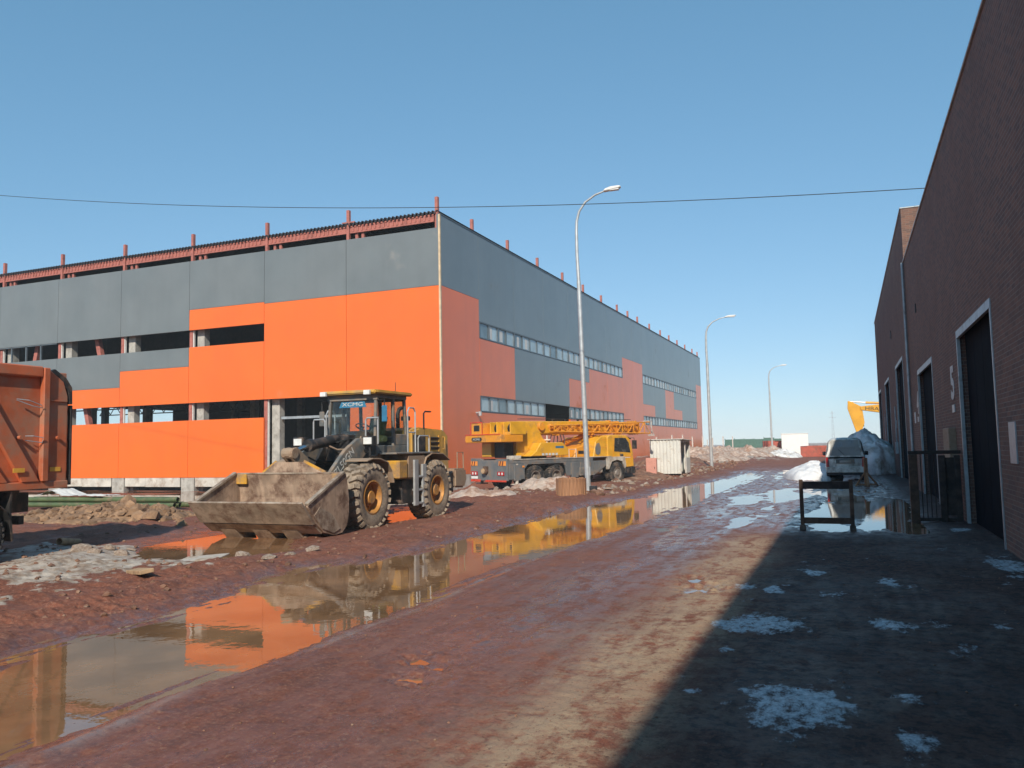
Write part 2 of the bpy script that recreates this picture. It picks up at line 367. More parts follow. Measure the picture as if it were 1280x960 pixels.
def ground_fields(x, y):
    n1 = fbm(x*.45, y*.45, 5, 1); n2 = fbm(x*2.2, y*2.2, 5, 11, .6); n3 = fbm(x*7, y*7, 3, 21, .6)
    rut = fbm(x*3.1, y*.22, 4, 31)
    # road bed
    n4 = fbm(x*17, y*17, 3, 25, .6); trk = fbm(x*8.5, y*.28, 3, 35)
    road = .040 + .010*n1 + .008*n2 + .0055*n3 + .0042*n4 + .010*rut + .006*trk
    for (xc, hw, dep) in ((-2.12, .17, .010), (-3.95, .17, .009), (-1.05, .14, .006), (.55, .15, .006), (-4.55, .14, .008)):
        xo = x - xc - .22*fbm(y*.13+xc, y*.0+xc, 2, 81); bnd = sstep(hw, hw*.8, np.abs(xo))*sstep(-.25, .15, fbm(x*.2+xc*3, y*.22, 3, 83))
        lug = .5+.5*np.tanh(5*np.sin(2*np.pi*(y/.15 + np.abs(xo)*2.2)))
        road = road - dep*bnd*(.55+.6*lug) + dep*.7*np.exp(-((np.abs(xo)-hw*1.15)/.035)**2)*sstep(-.2, .2, n2)
    # rough muddy verge
    tracks = np.abs(np.sin((x + .35*np.sin(y*.35))*2.6))
    verge = .12 + .10*n1 + .065*n2 + .034*n3 + .010*n4 + .05*rut - .05*(1-tracks)**2
    left = sstep(-6.2, -8.2, x)
    z = road*(1-left) + verge*left
    # broken standing water further along the road
    wetz = sstep(15.5, 19.5, y + .9*n2 + .5*rut)*sstep(75, 50, y)*sstep(-6, -5, x)*sstep(2.2, 1.2, x)
    dips = fbm(x*.95+3, y*.30, 5, 41, .55)
    bias = .007 - .018*np.exp(-((x-.2)/1.3)**2)*sstep(32, 24, y)*sstep(17, 19, y) - .010*np.exp(-((x+3.6)/.9)**2)*sstep(20, 30, y)
    z = z*(1-wetz) + (bias + .002*n4 + .042*dips + .022*fbm(x*2.6, y*.8, 4, 47) + .010*rut + .004*n3)*wetz
    # pools
    pw = np.zeros_like(x)
    jit = .30*n2*left + .12*n2 + .07*n3 + .12*n1 + .11*trk + .05*n4
    for poly, slope, dep in ((PUDDLE, .085, .14), (POOL2, .10, .10), (POOL3, .10, .09)):
        sd = sdpoly(x, y, poly) + jit
        if poly is POOL2: sd = sd*.8 - .42 - .5*jit
        if poly is PUDDLE: sd = np.where(x > -5.9, sd + .05 + .24*fbm(x*1.3, y*.55, 4, 71), sd) + .35*sstep(17, 26, y)*fbm(x*1.2, y*.4, 4, 73)
        w = 1 - sstep(-.1, .9, sd)
        fy = sstep(13, 22, y)
        zp = np.clip(sd*slope, -dep+(dep-.028)*fy, .2) + (.006+.020*fy)*n2 + .022*fy*fbm(x*1.0, y*.5, 4, 75) + .030*trk*sstep(-1.1, -.15, sd) + .002*n4
        z = z*(1-w) + zp*w
        pw = np.maximum(pw, 1 - sstep(.0, .9, sd))
    for (cx, cy, rx, ry) in SPOTS:
        d = np.sqrt(((x-cx)/rx)**2 + ((y-cy)/ry)**2) + 1.1*n3 + .5*n4
        w = sstep(1.6, .7, d); z = z*(1-w) + (-.004 + .006*d)*w; pw = np.maximum(pw, w)
    # dug-out strip in front of the new building
    low = sstep(20.5, 26, y + 1.2*n1)*sstep(-13.2, -16.5, x + .6*n1)*sstep(46, 41, y)
    zl = -.50 + .14*n1 + .05*n2
    z = z*(1-low) + zl*low
    # ground under the crane and the spoil along the new building
    cr = sstep(28, 33, y)*sstep(-8.5, -10.5, x)*(1-low)*sstep(140, 90, y)
    z = z + cr*(.02 + .10*np.maximum(0, n1) + .05*n2)
    mb = sstep(44, 50, y)*sstep(-9.0, -11.5, x)*sstep(-21, -19.5, x)
    z = z + mb*(.16 + .22*n1)
    far = sstep(60, 85, y)*sstep(-5.0, -8.5, x + 2*n1)
    z = z + far*(.12 + .5*np.maximum(0, n1))
    # ground pressed flat where vehicles and things stand
    for (fx, fy, hx, hy, fz) in FLATS:
        d = np.maximum(np.abs(x-fx)/hx, np.abs(y-fy)/hy); w = sstep(1.25, .95, d)
        z = z*(1-w) + (fz + .25*(z-fz))*w*(1-pw) + z*w*pw
    # keep clear of the water level where no pool is meant
    zone = np.maximum(np.maximum(pw, wetz), low)
    z = np.where((zone < .02) & (z < .012), .012 + .1*np.abs(z-.012)*.1, z)
    z = np.where(y > 140, z*.5, z)
    # surface masks
    wet = np.maximum(pw*.95, wetz*.85)
    centre = np.exp(-((x+3.3+.25*n1)/1.25)**2)*(.88+.4*n1+.2*trk)
    wet = np.maximum(wet, centre*sstep(70, 40, y))
    wet = np.maximum(wet, .35*left*sstep(.1, -.3, n2))
    wet = np.maximum(wet, (.62+.5*n1+.35*trk)*sstep(-1.7, -2.6, x+.3*n1)*(1-left)*sstep(80, 50, y))
    wet = np.maximum(wet, .28*sstep(-1.5, -.8, x)*sstep(-.1, .45, n1+.4*n2))
    tan_ = np.exp(-((x+1.75+.25*n1)/.62)**2)*sstep(19, 15, y)*(.95+.5*n2) + .35*np.exp(-((x-.3)/2)**2)*sstep(19, 15, y)*sstep(-.2, .4, n2)
    dark = sstep(-1.55, -.75, x + .35*n1 + .2*n2)*sstep(70, 50, y)  # mask of the strip where the brick hall's shade is painted into the ground
    sdp = sdpoly(x, y, PUDDLE)
    edge = np.exp(-((sdp-.16+.07*n2)/.075)**2)*sstep(-6, -5.4, x)*sstep(26, 18, y)*sstep(-.45, .2, n2+.5*n1)
    sn = np.zeros_like(x)
    for poly in (SNOW1, SNOW2):
        sn = np.maximum(sn, .95*sstep(.45, -.35, sdpoly(x, y, poly) + .95*n2 + .45*n3 + .5*fbm(x*.9, y*1.3, 4, 77)))
    sn = np.maximum(sn, .8*sstep(.18, .42, n1+.25*n2)*sstep(60, 90, y)*sstep(-4.6, -7, x))
    sn = np.maximum(sn, .75*sstep(.25, .5, fbm(x*.35+9, y*.35, 4, 91)+.3*n2)*left*sstep(24, 30, y)*(1-low*.5))
    sn = np.maximum(sn, sstep(200, 260, y)*sstep(-.2, .25, fbm(x*.01, y*.004, 4, 95)))
    ic = np.zeros_like(x)
    for (cx, cy, rx, ry) in ICE:
        d = np.sqrt(((x-cx)/rx)**2 + ((y-cy)/ry)**2)
        ic = np.maximum(ic, .92*sstep(1.35, .25, d + 1.25*fbm(x*4.4, y*2.4, 5, 61, .7)))
    ic = np.maximum(ic, .55*sstep(.32, .6, fbm(x*2.1, y*1.2, 5, 66, .6)+.25*n3)*sstep(-1.6, -1.1, x)*sstep(18, 15, y))
    z = z + sn*.045*left + ic*.005*(1-left)
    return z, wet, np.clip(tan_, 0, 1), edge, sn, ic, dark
def gz(x, y):
    return float(ground_fields(np.array([float(x)]), np.array([float(y)]))[0][0])

def graded(lo, hi, dense_lo, dense_hi, step, growth):
    a = list(np.arange(dense_lo, dense_hi, step)); d = step; p = a[-1]
    while p < hi: d *= growth; p += d; a.append(min(p, hi))
    d = step; p = dense_lo; b = []
    while p > lo: d *= growth*1.03; p -= d; b.append(max(p, lo))
    return np.array(b[::-1]+a)
gx = graded(-900, 900, -12.5, 2.6, .034, 1.022)
gy = graded(-150, 1000, 3.2, 9.0, .024, 1.0115)
XX, YY = np.meshgrid(gx, gy)
Z, WET, TAN, EDGE, SNOW, ICEF, HALL_SHADE = ground_fields(XX.ravel(), YY.ravel())
nx, ny = len(gx), len(gy)
me = bpy.data.meshes.new('ground')
co = np.empty((nx*ny, 3), np.float32); co[:, 0] = XX.ravel(); co[:, 1] = YY.ravel(); co[:, 2] = Z
ii = (np.arange(ny-1)[:, None]*nx + np.arange(nx-1)[None, :]).ravel()
fa = np.stack([ii, ii+1, ii+nx+1, ii+nx], 1).astype(np.int32)
me.vertices.add(nx*ny); me.vertices.foreach_set('co', co.ravel())
me.loops.add(fa.size); me.loops.foreach_set('vertex_index', fa.ravel())
me.polygons.add(len(fa)); me.polygons.foreach_set('loop_start', np.arange(0, fa.size, 4, dtype=np.int32)); me.polygons.foreach_set('loop_total', np.full(len(fa), 4, np.int32))
me.update(); me.shade_smooth()
for nm, arr in (('wet', WET), ('tan', TAN), ('edge', EDGE), ('snow', SNOW), ('ice', ICEF), ('dark', HALL_SHADE)):
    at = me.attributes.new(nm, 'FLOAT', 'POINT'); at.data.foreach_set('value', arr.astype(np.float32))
def ground_mat():
    m = bpy.data.materials.new('mud'); m.use_nodes = True; nt = m.node_tree; b = nt.nodes['Principled BSDF']
    g = nt.nodes.new('ShaderNodeNewGeometry'); pos = g.outputs['Position']
    def attr(n):
        a = nt.nodes.new('ShaderNodeAttribute'); a.attribute_name = n; return a.outputs['Fac']
    big = noise(nt, pos, .5, 6, .6); mid = noise(nt, pos, 4, 6, .65); fine = noise(nt, pos, 30, 7, .75); crumb = noise(nt, pos, 11, 6, .7)
    streak = noise(nt, pos, 1.0, 8, .68, (4.2, 1.1, 1)); grit = noise(nt, pos, 130, 3, .7)
    c = mixc(nt, ramp(nt, big, .3, .7), (.185, .064, .038), (.275, .098, .058))
    c = mixc(nt, ramp(nt, mid, .35, .75, 0, .8), c, (.128, .056, .040))
    c = mixc(nt, ramp(nt, crumb, .52, .62, 0, .6), c, (.105, .045, .033))
    c = mixc(nt, ramp(nt, crumb, .44, .36, 0, .4), c, (.34, .17, .115))
    c = mixc(nt, ramp(nt, streak, .45, .7, 0, .55), c, (.27, .115, .072))
    tn = math_n(nt, 'MULTIPLY', attr('tan'), ramp(nt, math_n(nt, 'ADD', math_n(nt, 'MULTIPLY', streak, .45), math_n(nt, 'ADD', math_n(nt, 'MULTIPLY', mid, .3), math_n(nt, 'MULTIPLY', crumb, .35))), .46, .60, 0, .9))
    c = mixc(nt, tn, c, (.44, .315, .20))
    eg = math_n(nt, 'MULTIPLY', attr('edge'), ramp(nt, mid, .3, .6, .2, .75))
    c = mixc(nt, eg, c, (.34, .25, .21))
    c = mixc(nt, ramp(nt, fine, .54, .62, 0, .65), c, (.36, .20, .13))
    c = mixc(nt, ramp(nt, fine, .45, .37, 0, .65), c, (.07, .032, .024))
    c = mixc(nt, ramp(nt, grit, .66, .74, 0, .4), c, (.38, .28, .21))
    c = mixc(nt, ramp(nt, grit, .36, .26, 0, .6), c, (.05, .03, .025))
    hall_shade = math_n(nt, 'MULTIPLY', attr('dark'), ramp(nt, crumb, .35, .6, .95, .6))
    c = mixc(nt, hall_shade, c, mixc(nt, ramp(nt, crumb, .4, .65), (.030, .025, .025), (.075, .058, .050)))      # ground colour darkened to deepen the brick hall's shade
    wet = math_n(nt, 'MULTIPLY', attr('wet'), ramp(nt, math_n(nt, 'ADD', math_n(nt, 'MULTIPLY', mid, .5), math_n(nt, 'MULTIPLY', streak, .5)), .38, .54, .25, 1.), True)
    c = mixc(nt, math_n(nt, 'MULTIPLY', wet, .55), c, mixc(nt, .5, c, (.055, .028, .024)))
    sf = ramp(nt, math_n(nt, 'ADD', attr('snow'), math_n(nt, 'MULTIPLY', math_n(nt, 'SUBTRACT', math_n(nt, 'ADD', math_n(nt, 'MULTIPLY', fine, .6), math_n(nt, 'MULTIPLY', mid, .4)), .5), 2.2)), .34, .66)
    sc_ = mixc(nt, ramp(nt, mid, .38, .66), (.47, .42, .36), (.25, .18, .13))
    c = mixc(nt, sf, c, sc_)
    icf = ramp(nt, math_n(nt, 'ADD', attr('ice'), math_n(nt, 'MULTIPLY', math_n(nt, 'SUBTRACT', noise(nt, pos, 16, 8, .75, (1.0, .55, 1)), .5), 3.0)), .36, 1.05)
    c = mixc(nt, icf, c, mixc(nt, ramp(nt, fine, .35, .65), (.30, .35, .38), (.60, .64, .66)))
    nt.links.new(c, b.inputs['Base Color'])
    ro = nt.nodes.new('ShaderNodeMapRange'); nt.links.new(wet, ro.inputs[0]); ro.inputs[3].default_value = .82; ro.inputs[4].default_value = .13
    rr = mixc(nt, icf, ro.outputs[0], (.45, .45, .45))
    rr = mixc(nt, sf, rr, (.75, .75, .75))
    nt.links.new(rr, b.inputs['Roughness'])
    sl = nt.nodes.new('ShaderNodeMapRange'); nt.links.new(wet, sl.inputs[0]); sl.inputs[3].default_value = .22; sl.inputs[4].default_value = .6
    nt.links.new(sl.outputs[0], b.inputs['Specular IOR Level'])
    hsum = math_n(nt, 'ADD', math_n(nt, 'MULTIPLY', mid, .5), math_n(nt, 'ADD', math_n(nt, 'MULTIPLY', fine, .34), math_n(nt, 'ADD', math_n(nt, 'MULTIPLY', crumb, .35), math_n(nt, 'MULTIPLY', grit, .12))))
    bp = nt.nodes.new('ShaderNodeBump'); bp.inputs['Distance'].default_value = .05
    bs = nt.nodes.new('ShaderNodeMapRange'); nt.links.new(wet, bs.inputs[0]); bs.inputs[3].default_value = .75; bs.inputs[4].default_value = .10
    nt.links.new(bs.outputs[0], bp.inputs['Strength']); nt.links.new(hsum, bp.inputs['Height']); nt.links.new(bp.outputs[0], b.inputs['Normal'])
    M['mud'] = m
ground_mat()
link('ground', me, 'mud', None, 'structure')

def water_mat(name, col, ior):
    m = bpy.data.materials.new(name); m.use_nodes = True; nt = m.node_tree; b = nt.nodes['Principled BSDF']
    g = nt.nodes.new('ShaderNodeNewGeometry'); pos = g.outputs['Position']
    n = noise(nt, pos, .9, 5, .6)
    nt.links.new(mixc(nt, ramp(nt, n, .3, .7), tuple(c*.62 for c in col), tuple(c*1.25 for c in col)), b.inputs['Base Color'])
    b.inputs['Roughness'].default_value = .012; b.inputs['IOR'].default_value = ior
    bp = nt.nodes.new('ShaderNodeBump'); bp.inputs['Strength'].default_value = .018; bp.inputs['Distance'].default_value = .05
    nt.links.new(noise(nt, pos, 5, 3, .5), bp.inputs['Height']); nt.links.new(bp.outputs[0], b.inputs['Normal'])
    M[name] = m
water_mat('puddle_water', (.26, .14, .068), 1.72)
def sheet(name, quads, z, mat):
    mb = MB()
    for (x0, x1, y0, y1) in quads: mb.add([(x0,y0,z),(x1,y0,z),(x1,y1,z),(x0,y1,z)], [(0,1,2,3)])
    return mb.build(name, mat, None, kind='structure')
sheet('puddle_water', [(-13.6,-7.8,1.5,24.), (-7.8,2.3,1.5,75.)], 0., 'puddle_water')
sheet('ditch_water', [(-75,-15.2,21.5,39.6)], -.47, 'puddle_water')

# ------------------------------------------------------------------ the new steel-framed building
YF, XC = 39.7, -20.66
hall = thing('industrial_building', 'unfinished hall clad in orange and dark grey panels with steel posts above its roof', 'building', (XC, YF, -.5))
HB = Vector((XC, YF, -.5))
class LB(MB):                                    # mesh collected in world space, stored relative to a parent empty
    def __init__(s, o): super().__init__(); s.o = Vector(o)
    def build(s, *a, **k):
        s.v = [tuple(Vector(p)-s.o) for p in s.v]; return super().build(*a, **k)
def hp(name, mat, fn, bevel=0., parent=hall, smooth=False):
    m = LB(HB); fn(m); return m.build(name, mat, parent, bevel, smooth)
T = .14
FX = [XC, -26.9, -32.9, -38.9, -44.9, -50.9, -56.9, -62.9, -68.9, -74.9]
def fpanel(x0, x1, z0, z1, col):
    g = .012
    hp('wall_panel', 'panel_'+col, lambda m: m.box(x0+g, x1-g, YF, YF+T, z0+g/2, z1-g/2), .006)
def spanel(y0, y1, z0, z1, col):
    g = .010
    hp('wall_panel', 'panel_'+col, lambda m: m.box(XC-T, XC, y0+g, y1-g, z0+g/2, z1-g/2), .006)
ZT = 14.36
for i in range(9):
    x1, x0 = FX[i], FX[i+1]
    if i == 0:
        x1 = XC-.06
        fpanel(x0, x1, .38, 11.05, 'orange'); fpanel(x0, x1, 11.05, ZT, 'grey')
    elif i == 1:
        fpanel(x0, x1, 5.12, 11.05, 'orange'); fpanel(x0, x1, 11.05, ZT, 'grey')
    else:
        fpanel(x0, x1, .38, 4.02, 'orange')
        if i == 2:
            fpanel(x0, x1, 5.12, 8.72, 'orange'); fpanel(x0, x1, 9.82, 11.15, 'orange'); fpanel(x0, x1, 11.15, ZT, 'grey')
        elif i == 3:
            fpanel(x0, x1, 5.12, 7.48, 'orange'); fpanel(x0, x1, 7.48, 8.72, 'grey'); fpanel(x0, x1, 9.82, ZT, 'grey')
        else:
            fpanel(x0, x1, 5.12, 6.4, 'orange'); fpanel(x0, x1, 6.4, 8.72, 'grey'); fpanel(x0, x1, 9.82, ZT, 'grey')
# side facade along the road
SR = [(39.7,44.8,[(.38,11.05,'orange'),(11.05,15.1,'grey')],0), (44.8,50.5,[(.38,4.1,'orange'),(5.1,8.65,'orange'),(9.7,15.1,'grey')],3),
      (50.5,56.3,[(.38,4.1,'orange'),(5.1,8.65,'grey'),(9.7,15.1,'grey')],3), (56.3,62.1,[(.38,3.5,'orange'),(5.1,8.65,'grey'),(9.7,15.1,'grey')],2),
      (62.1,67.7,[(.38,4.1,'orange'),(5.1,7.4,'orange'),(7.4,8.65,'grey'),(9.7,15.1,'grey')],3), (67.7,73.4,[(.38,4.1,'orange'),(5.1,8.65,'orange'),(9.7,15.1,'grey')],3),
      (73.4,79.1,[(.38,4.1,'orange'),(5.1,8.65,'orange'),(9.7,15.1,'grey')],3), (79.1,83.4,[(.38,10.75,'orange'),(10.75,15.1,'grey')],0),
      (83.4,87.7,[(.38,10.75,'orange'),(10.75,15.1,'grey')],0), (87.7,93.6,[(.38,4.1,'orange'),(5.1,6.4,'orange'),(6.4,8.65,'grey'),(9.7,15.1,'grey')],3),
      (93.6,99.6,[(.38,4.1,'orange'),(5.1,8.65,'grey'),(9.7,15.1,'grey')],3), (99.6,104.9,[(.38,4.1,'orange'),(5.1,8.65,'orange'),(9.7,15.1,'grey')],3),
      (104.9,110.4,[(.38,4.1,'orange'),(5.1,6.4,'orange'),(6.4,8.65,'grey'),(9.7,15.1,'grey')],3), (110.4,116.1,[(.38,4.1,'orange'),(5.1,8.65,'grey'),(9.7,15.1,'grey')],3),
      (116.1,121.9,[(.38,4.1,'orange'),(5.1,8.65,'grey'),(9.7,15.1,'grey')],3), (121.9,126.4,[(.38,10.75,'orange'),(10.75,15.1,'grey')],0)]
YE = 126.4
def window_side(y0, y1, z0, z1):
    f = LB(HB); w = .07
    f.box(XC-.10, XC+.02, y0, y1, z0, z0+w); f.box(XC-.10, XC+.02, y0, y1, z1-w, z1)
    n = 4
    for k in range(n+1):
        yy = y0 + (y1-y0)*k/n
        a, b_ = (yy-w/2, yy+w/2) if 0 < k < n else ((yy, yy+w) if k == 0 else (yy-w, yy))
        f.box(XC-.10, XC+.018, a, b_, z0+w, z1-w)
    fo = f.build('window', 'window_frame', hall)
    for k in range(n):
        a = y0+(y1-y0)*k/n+w/2; b_ = y0+(y1-y0)*(k+1)/n-w/2
        tilt = random.uniform(-.004, .004)
        p = LB(HB); p.add([(XC-.05+tilt, a, z0+w), (XC-.05-tilt, b_, z0+w), (XC-.05-tilt, b_, z1-w), (XC-.05+tilt, a, z1-w),
                           (XC-.058+tilt, a, z0+w), (XC-.058-tilt, b_, z0+w), (XC-.058-tilt, b_, z1-w), (XC-.058+tilt, a, z1-w)],
                          [(0,1,2,3),(7,6,5,4),(0,4,5,1),(1,5,6,2),(2,6,7,3),(3,7,4,0)])
        p.build('pane', 'pane_dark' if random.random() < .2 else 'pane_film', fo)
        if random.random() < .45:                # film half peeled: paler strip on the pane
            c0 = a+(b_-a)*random.uniform(.1, .5); c1 = c0+(b_-a)*random.uniform(.2, .4); q = LB(HB)
            q.box(XC-.046, XC-.043, c0, min(c1, b_-.02), z0+w+.06, z1-w-random.uniform(.05, .3)); q.build('film_patch', 'sheet_white', fo)
for (y0, y1, zs, wn_) in SR:
    if y0 == 39.7: y0 = YF+.06
    for (a, b_, c) in zs: spanel(y0, y1, a, b_, c)
    if wn_ & 2 : window_side(y0+.012, y1-.012, 8.66, 9.69)
    if wn_ & 1 : window_side(y0+.012, y1-.012, 4.11, 5.09)
hp('corner_trim', 'trim_cream', lambda m: m.prism([(XC-.09, YF-.015), (XC+.015, YF-.015), (XC+.015, YF+.10), (XC+.002, YF+.10), (XC+.002, YF-.003), (XC-.09, YF-.003)], 'z', .3, 15.1))
hp('corner_trim', 'panel_grey', lambda m: m.box(XC-.20, XC-.005, YF+.001, YF+.06, 14.36, 15.1))
hp('coping', 'window_frame', lambda m: m.box(XC-.2, XC+.03, YF+.05, YE, 15.1, 15.16))
hp('wall_lamp', 'galvanised', lambda m: (m.box(XC, XC+.25, 44.1, 44.3, 4.0, 4.08), m.cyl((XC+.25,44.2,3.85),(XC+.25,44.2,4.1),.1,10)))
# posts, roof edge beams, roof deck
for i, x in enumerate(FX):
    xx = x-.3 if i == 0 else x
    hp('post', 'steel_primer', lambda m: m.box(xx-.09, xx+.09, YF+.18, YF+.38, 13.6, 16.2))
    if i:
        hp('stub_post', 'steel_primer', lambda m: m.box(xx+.42, xx+.60, YF+.35, YF+.5, 13.7, 14.95))
        hp('stub_post', 'steel_primer', lambda m: m.box(xx+.85, xx+1.03, YF+.35, YF+.5, 13.7, 14.95))
    if i < 9:
        x1, x0 = FX[i], FX[i+1]
        def bm_(m, x0=x0, x1=x1):
            m.box(x0+.12, x1-(.5 if x1 == XC else .12), YF+.22, YF+.36, 14.78, 14.86); m.box(x0+.12, x1-(.5 if x1 == XC else .12), YF+.26, YF+.32, 14.86, 15.14)
            m.box(x0+.12, x1-(.5 if x1 == XC else .12), YF+.22, YF+.36, 15.14, 15.22)
            k = x0+.3
            while k < x1-.6: m.box(k, k+.11, YF+.20, YF+.26, 14.87, 15.13); k += .3
        hp('roof_beam', 'steel_primer', bm_)
pr = []; k = FX[-1]
while k < XC-.4:
    pr += [(k, 15.24), (k+.09, 15.24), (k+.13, 15.40), (k+.22, 15.40)]; k += .26
pr2 = [(a, b_-.02) for a, b_ in pr][::-1]
deck = LB(HB)
for j in range(len(pr)-1):
    (xa, za), (xb, zb) = pr[j], pr[j+1]
    deck.add([(xa,YF+.1,za),(xb,YF+.1,zb),(xb,YE,zb),(xa,YE,za),(xa,YF+.1,za-.04),(xb,YF+.1,zb-.04),(xb,YE,zb-.04),(xa,YE,za-.04)], [(0,1,2,3),(7,6,5,4),(0,4,5,1),(3,2,6,7)])
deck.build('roof_deck', 'deck_dark', hall)
yb = [r[0] for r in SR][1:]+[YE]
for y in [YF+.45]+yb:
    hp('post', 'steel_primer', lambda m: m.box(XC-.48, XC-.30, y-.09, y+.09, 14.9, 16.15))
for (xa, ya) in ((-26.9, 39.95),):
    hp('cross_tie', 'steel_primer', lambda m: m.box(xa-.45, xa+.45, ya-.02, ya+.05, 15.42, 15.50))
# concrete columns and steel strips seen in the openings, braces
for i in range(1, 10):
    x = FX[i]
    hp('column', 'concrete', lambda m: m.box(x+.22, x+.80, YF+.5, YF+1.0, -.5, 13.6), .02)
    hp('steel_strip', 'steel_primer', lambda m: m.box(x-.10, x+.14, YF+.16, YF+.32, -.4, 13.55))
    if i >= 2: hp('packing_strip', 'white_paint', lambda m: m.box(x+.15, x+.20, YF+.2, YF+.34, -.3, 13.5))
for (xa, z0, z1, s) in ((-47.6, 8.5, 10.0, .5), (-48.6, 3.9, 5.3, .5), (-53.8, 8.5, 10., -.45), (-54.5, 3.9, 5.3, .5)):
    hp('brace', 'steel_primer', lambda m: m.beam((xa+s*1.2, YF+.7, z0-1.6), (xa-s*1.2, YF+.7, z1+1.6), .34, .3, (0, 1, 0)))
# window mullions of the upper band at the far left
for x in (-52.6, -54.1, -55.6, -58.2, -59.8):
    hp('mullion', 'window_frame', lambda m: m.box(x-.05, x+.05, YF+.02, YF+.12, 8.72, 9.82))
hp('window_rail', 'window_frame', lambda m: m.box(-62.8, -51.0, YF+.02, YF+.10, 9.75, 9.81))
hp('lintel_beam', 'steel_light', lambda m: m.box(-32.05, -27.0, YF+.6, YF+.75, 3.9, 4.05))
# plinth
random.seed(3)
for i in range(9):
    if i == 1: continue
    x1, x0 = FX[i], FX[i+1]; xm = (x0+x1)/2 + random.uniform(-.6, .6)
    for (a, b_) in ((x0+.62, xm-.02), (xm+.02, x1-.62 if i else x1-.1)):
        d = random.uniform(0, .04)
        hp('plinth_panel', 'plinth_white', lambda m: m.box(a, b_, YF-.02+d, YF+.12+d, -.22+d, .37), .012)
    hp('foundation_block', 'concrete', lambda m: m.box(x0-.48, x0+.58, YF-.05, YF+.45, -.9, .365), .02)
for (y0, y1, zs, wn_) in SR:
    hp('plinth_panel', 'plinth_white', lambda m: m.box(XC-.14, XC+.005, y0+.03 + (.2 if y0 < 40 else 0), y1-.03, -.5, .37), .01)
# inside: floor slabs, partition, far walls
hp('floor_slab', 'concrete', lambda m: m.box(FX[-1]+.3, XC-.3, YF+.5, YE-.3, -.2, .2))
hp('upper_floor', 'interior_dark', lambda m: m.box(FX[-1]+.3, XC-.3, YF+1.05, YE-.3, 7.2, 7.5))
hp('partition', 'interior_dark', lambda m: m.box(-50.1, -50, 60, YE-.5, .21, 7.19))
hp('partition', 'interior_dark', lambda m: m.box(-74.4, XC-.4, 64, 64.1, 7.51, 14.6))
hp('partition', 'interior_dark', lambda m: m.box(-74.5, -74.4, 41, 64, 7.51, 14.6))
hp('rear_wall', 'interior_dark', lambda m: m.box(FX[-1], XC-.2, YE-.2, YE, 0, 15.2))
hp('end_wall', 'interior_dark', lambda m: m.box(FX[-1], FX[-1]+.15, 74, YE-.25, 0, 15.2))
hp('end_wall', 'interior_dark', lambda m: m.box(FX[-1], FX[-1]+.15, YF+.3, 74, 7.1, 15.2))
for y in (46, 52, 58, 64, 70):
    hp('column', 'deck_dark', lambda m: m.box(FX[-1]+.2, FX[-1]+.75, y-.28, y+.28, .2, 7.2))
    for x in (-62, -44, -32):
        if x < -50 or y < 60: hp('column', 'concrete', lambda m: m.box(x-.25, x+.25, y-.25, y+.25, .2, 7.2))
def truss(m, y):
    m.box(-74, -51, y-.08, y+.08, 6.1, 6.2); 
    k = -74
    while k < -52: m.beam((k, y, 6.2), (k+.75, y, 7.15), .06, .06); m.beam((k+.75, y, 7.15), (k+1.5, y, 6.2), .06, .06); k += 1.5
for y in (47, 55, 63): hp('truss', 'deck_dark', lambda m: truss(m, y))

# ------------------------------------------------------------------ brick halls on the right
WX = 2.35
def brick_hall(label, y0, y1, h, doors, dh, xback):
    o = Vector((WX, y0, 0))
    t = thing('brick_building', label, 'building', o, 0)
    def part(name, mat, fn, bevel=0., parent=t):
        m = LB(o); fn(m); return m.build(name, mat, parent, bevel)
    w = LB(o); c = y0
    ds = sorted(doors)
    for (a, b_) in ds:
        w.box(WX, WX+.8, c, a, -.2, h); w.box(WX, WX+.8, a, b_, dh, h); c = b_
    w.box(WX, WX+.8, c, y1, -.2, h)
    w.box(WX+.8, xback, y0, y0+.4, -.2, h); w.box(WX+.8, xback, y1-.4, y1, -.2, h); w.box(xback-.4, xback, y0+.4, y1-.4, -.2, h)
    w.build('wall', 'brick', t)
    part('roof', 'deck_dark', lambda m: m.box(WX+.8, xback-.4, y0+.4, y1-.4, h-.5, h-.35))
    part('floor_slab', 'concrete', lambda m: m.box(WX+.02, xback-.4, y0+.4, y1-.4, -.15, .03))
    part('coping', 'steel_light', lambda m: (m.box(WX-.04, WX+.5, y0-.03, y1+.03, h, h+.05), m.box(WX+.5, xback+.04, y0-.03, y0+.45, h, h+.05)), .01)
    for (a, b_) in ds:
        f = part('gate_frame', 'steel_light', lambda m: (m.box(WX-.018, WX+.05, a-.03, a+.06, 0, dh+.03), m.box(WX-.018, WX+.05, b_-.06, b_+.03, 0, dh+.03),
                 m.box(WX-.018, WX+.05, a+.06, b_-.06, dh-.13, dh+.03)))
        n = 4; ww = (b_-a-.2)/n
        for k in range(n):
            part('gate_leaf', 'gate_dark', lambda m: m.box(WX+.16, WX+.22, a+.1+k*ww+.004-.1*(k==0), a+.1+(k+1)*ww-.004+.1*(k==n-1), .05, dh), .01)
    return t, part
b1, p1 = brick_hall('dark brick hall with a large white 5 beside its tall gate', -16, 34.8, 8.85, [(15.7,20.3),(26.1,31.2),(5.,9.6),(-6.,-1.4)], 4.25, 26)
b2, p2 = brick_hall('taller brick hall with three tall gates, adjoining the hall marked 5', 34.8+.004, 68.8, 11.0, [(38.6,44.2),(51.1,56.7),(63.,68.)], 5.5, 30)
def wall_text(txt, y, z, size, parent, o, sq=(1, 1)):
    return text_mesh('gate_number', txt, size, 'letter_white', parent, axes((WX-.008-o.x, y-o.y, z-o.z), (0,-1,0), (0,0,1), (-1,0,0)), .004, sq, .035)
o1 = Vector((WX, -16, 0))
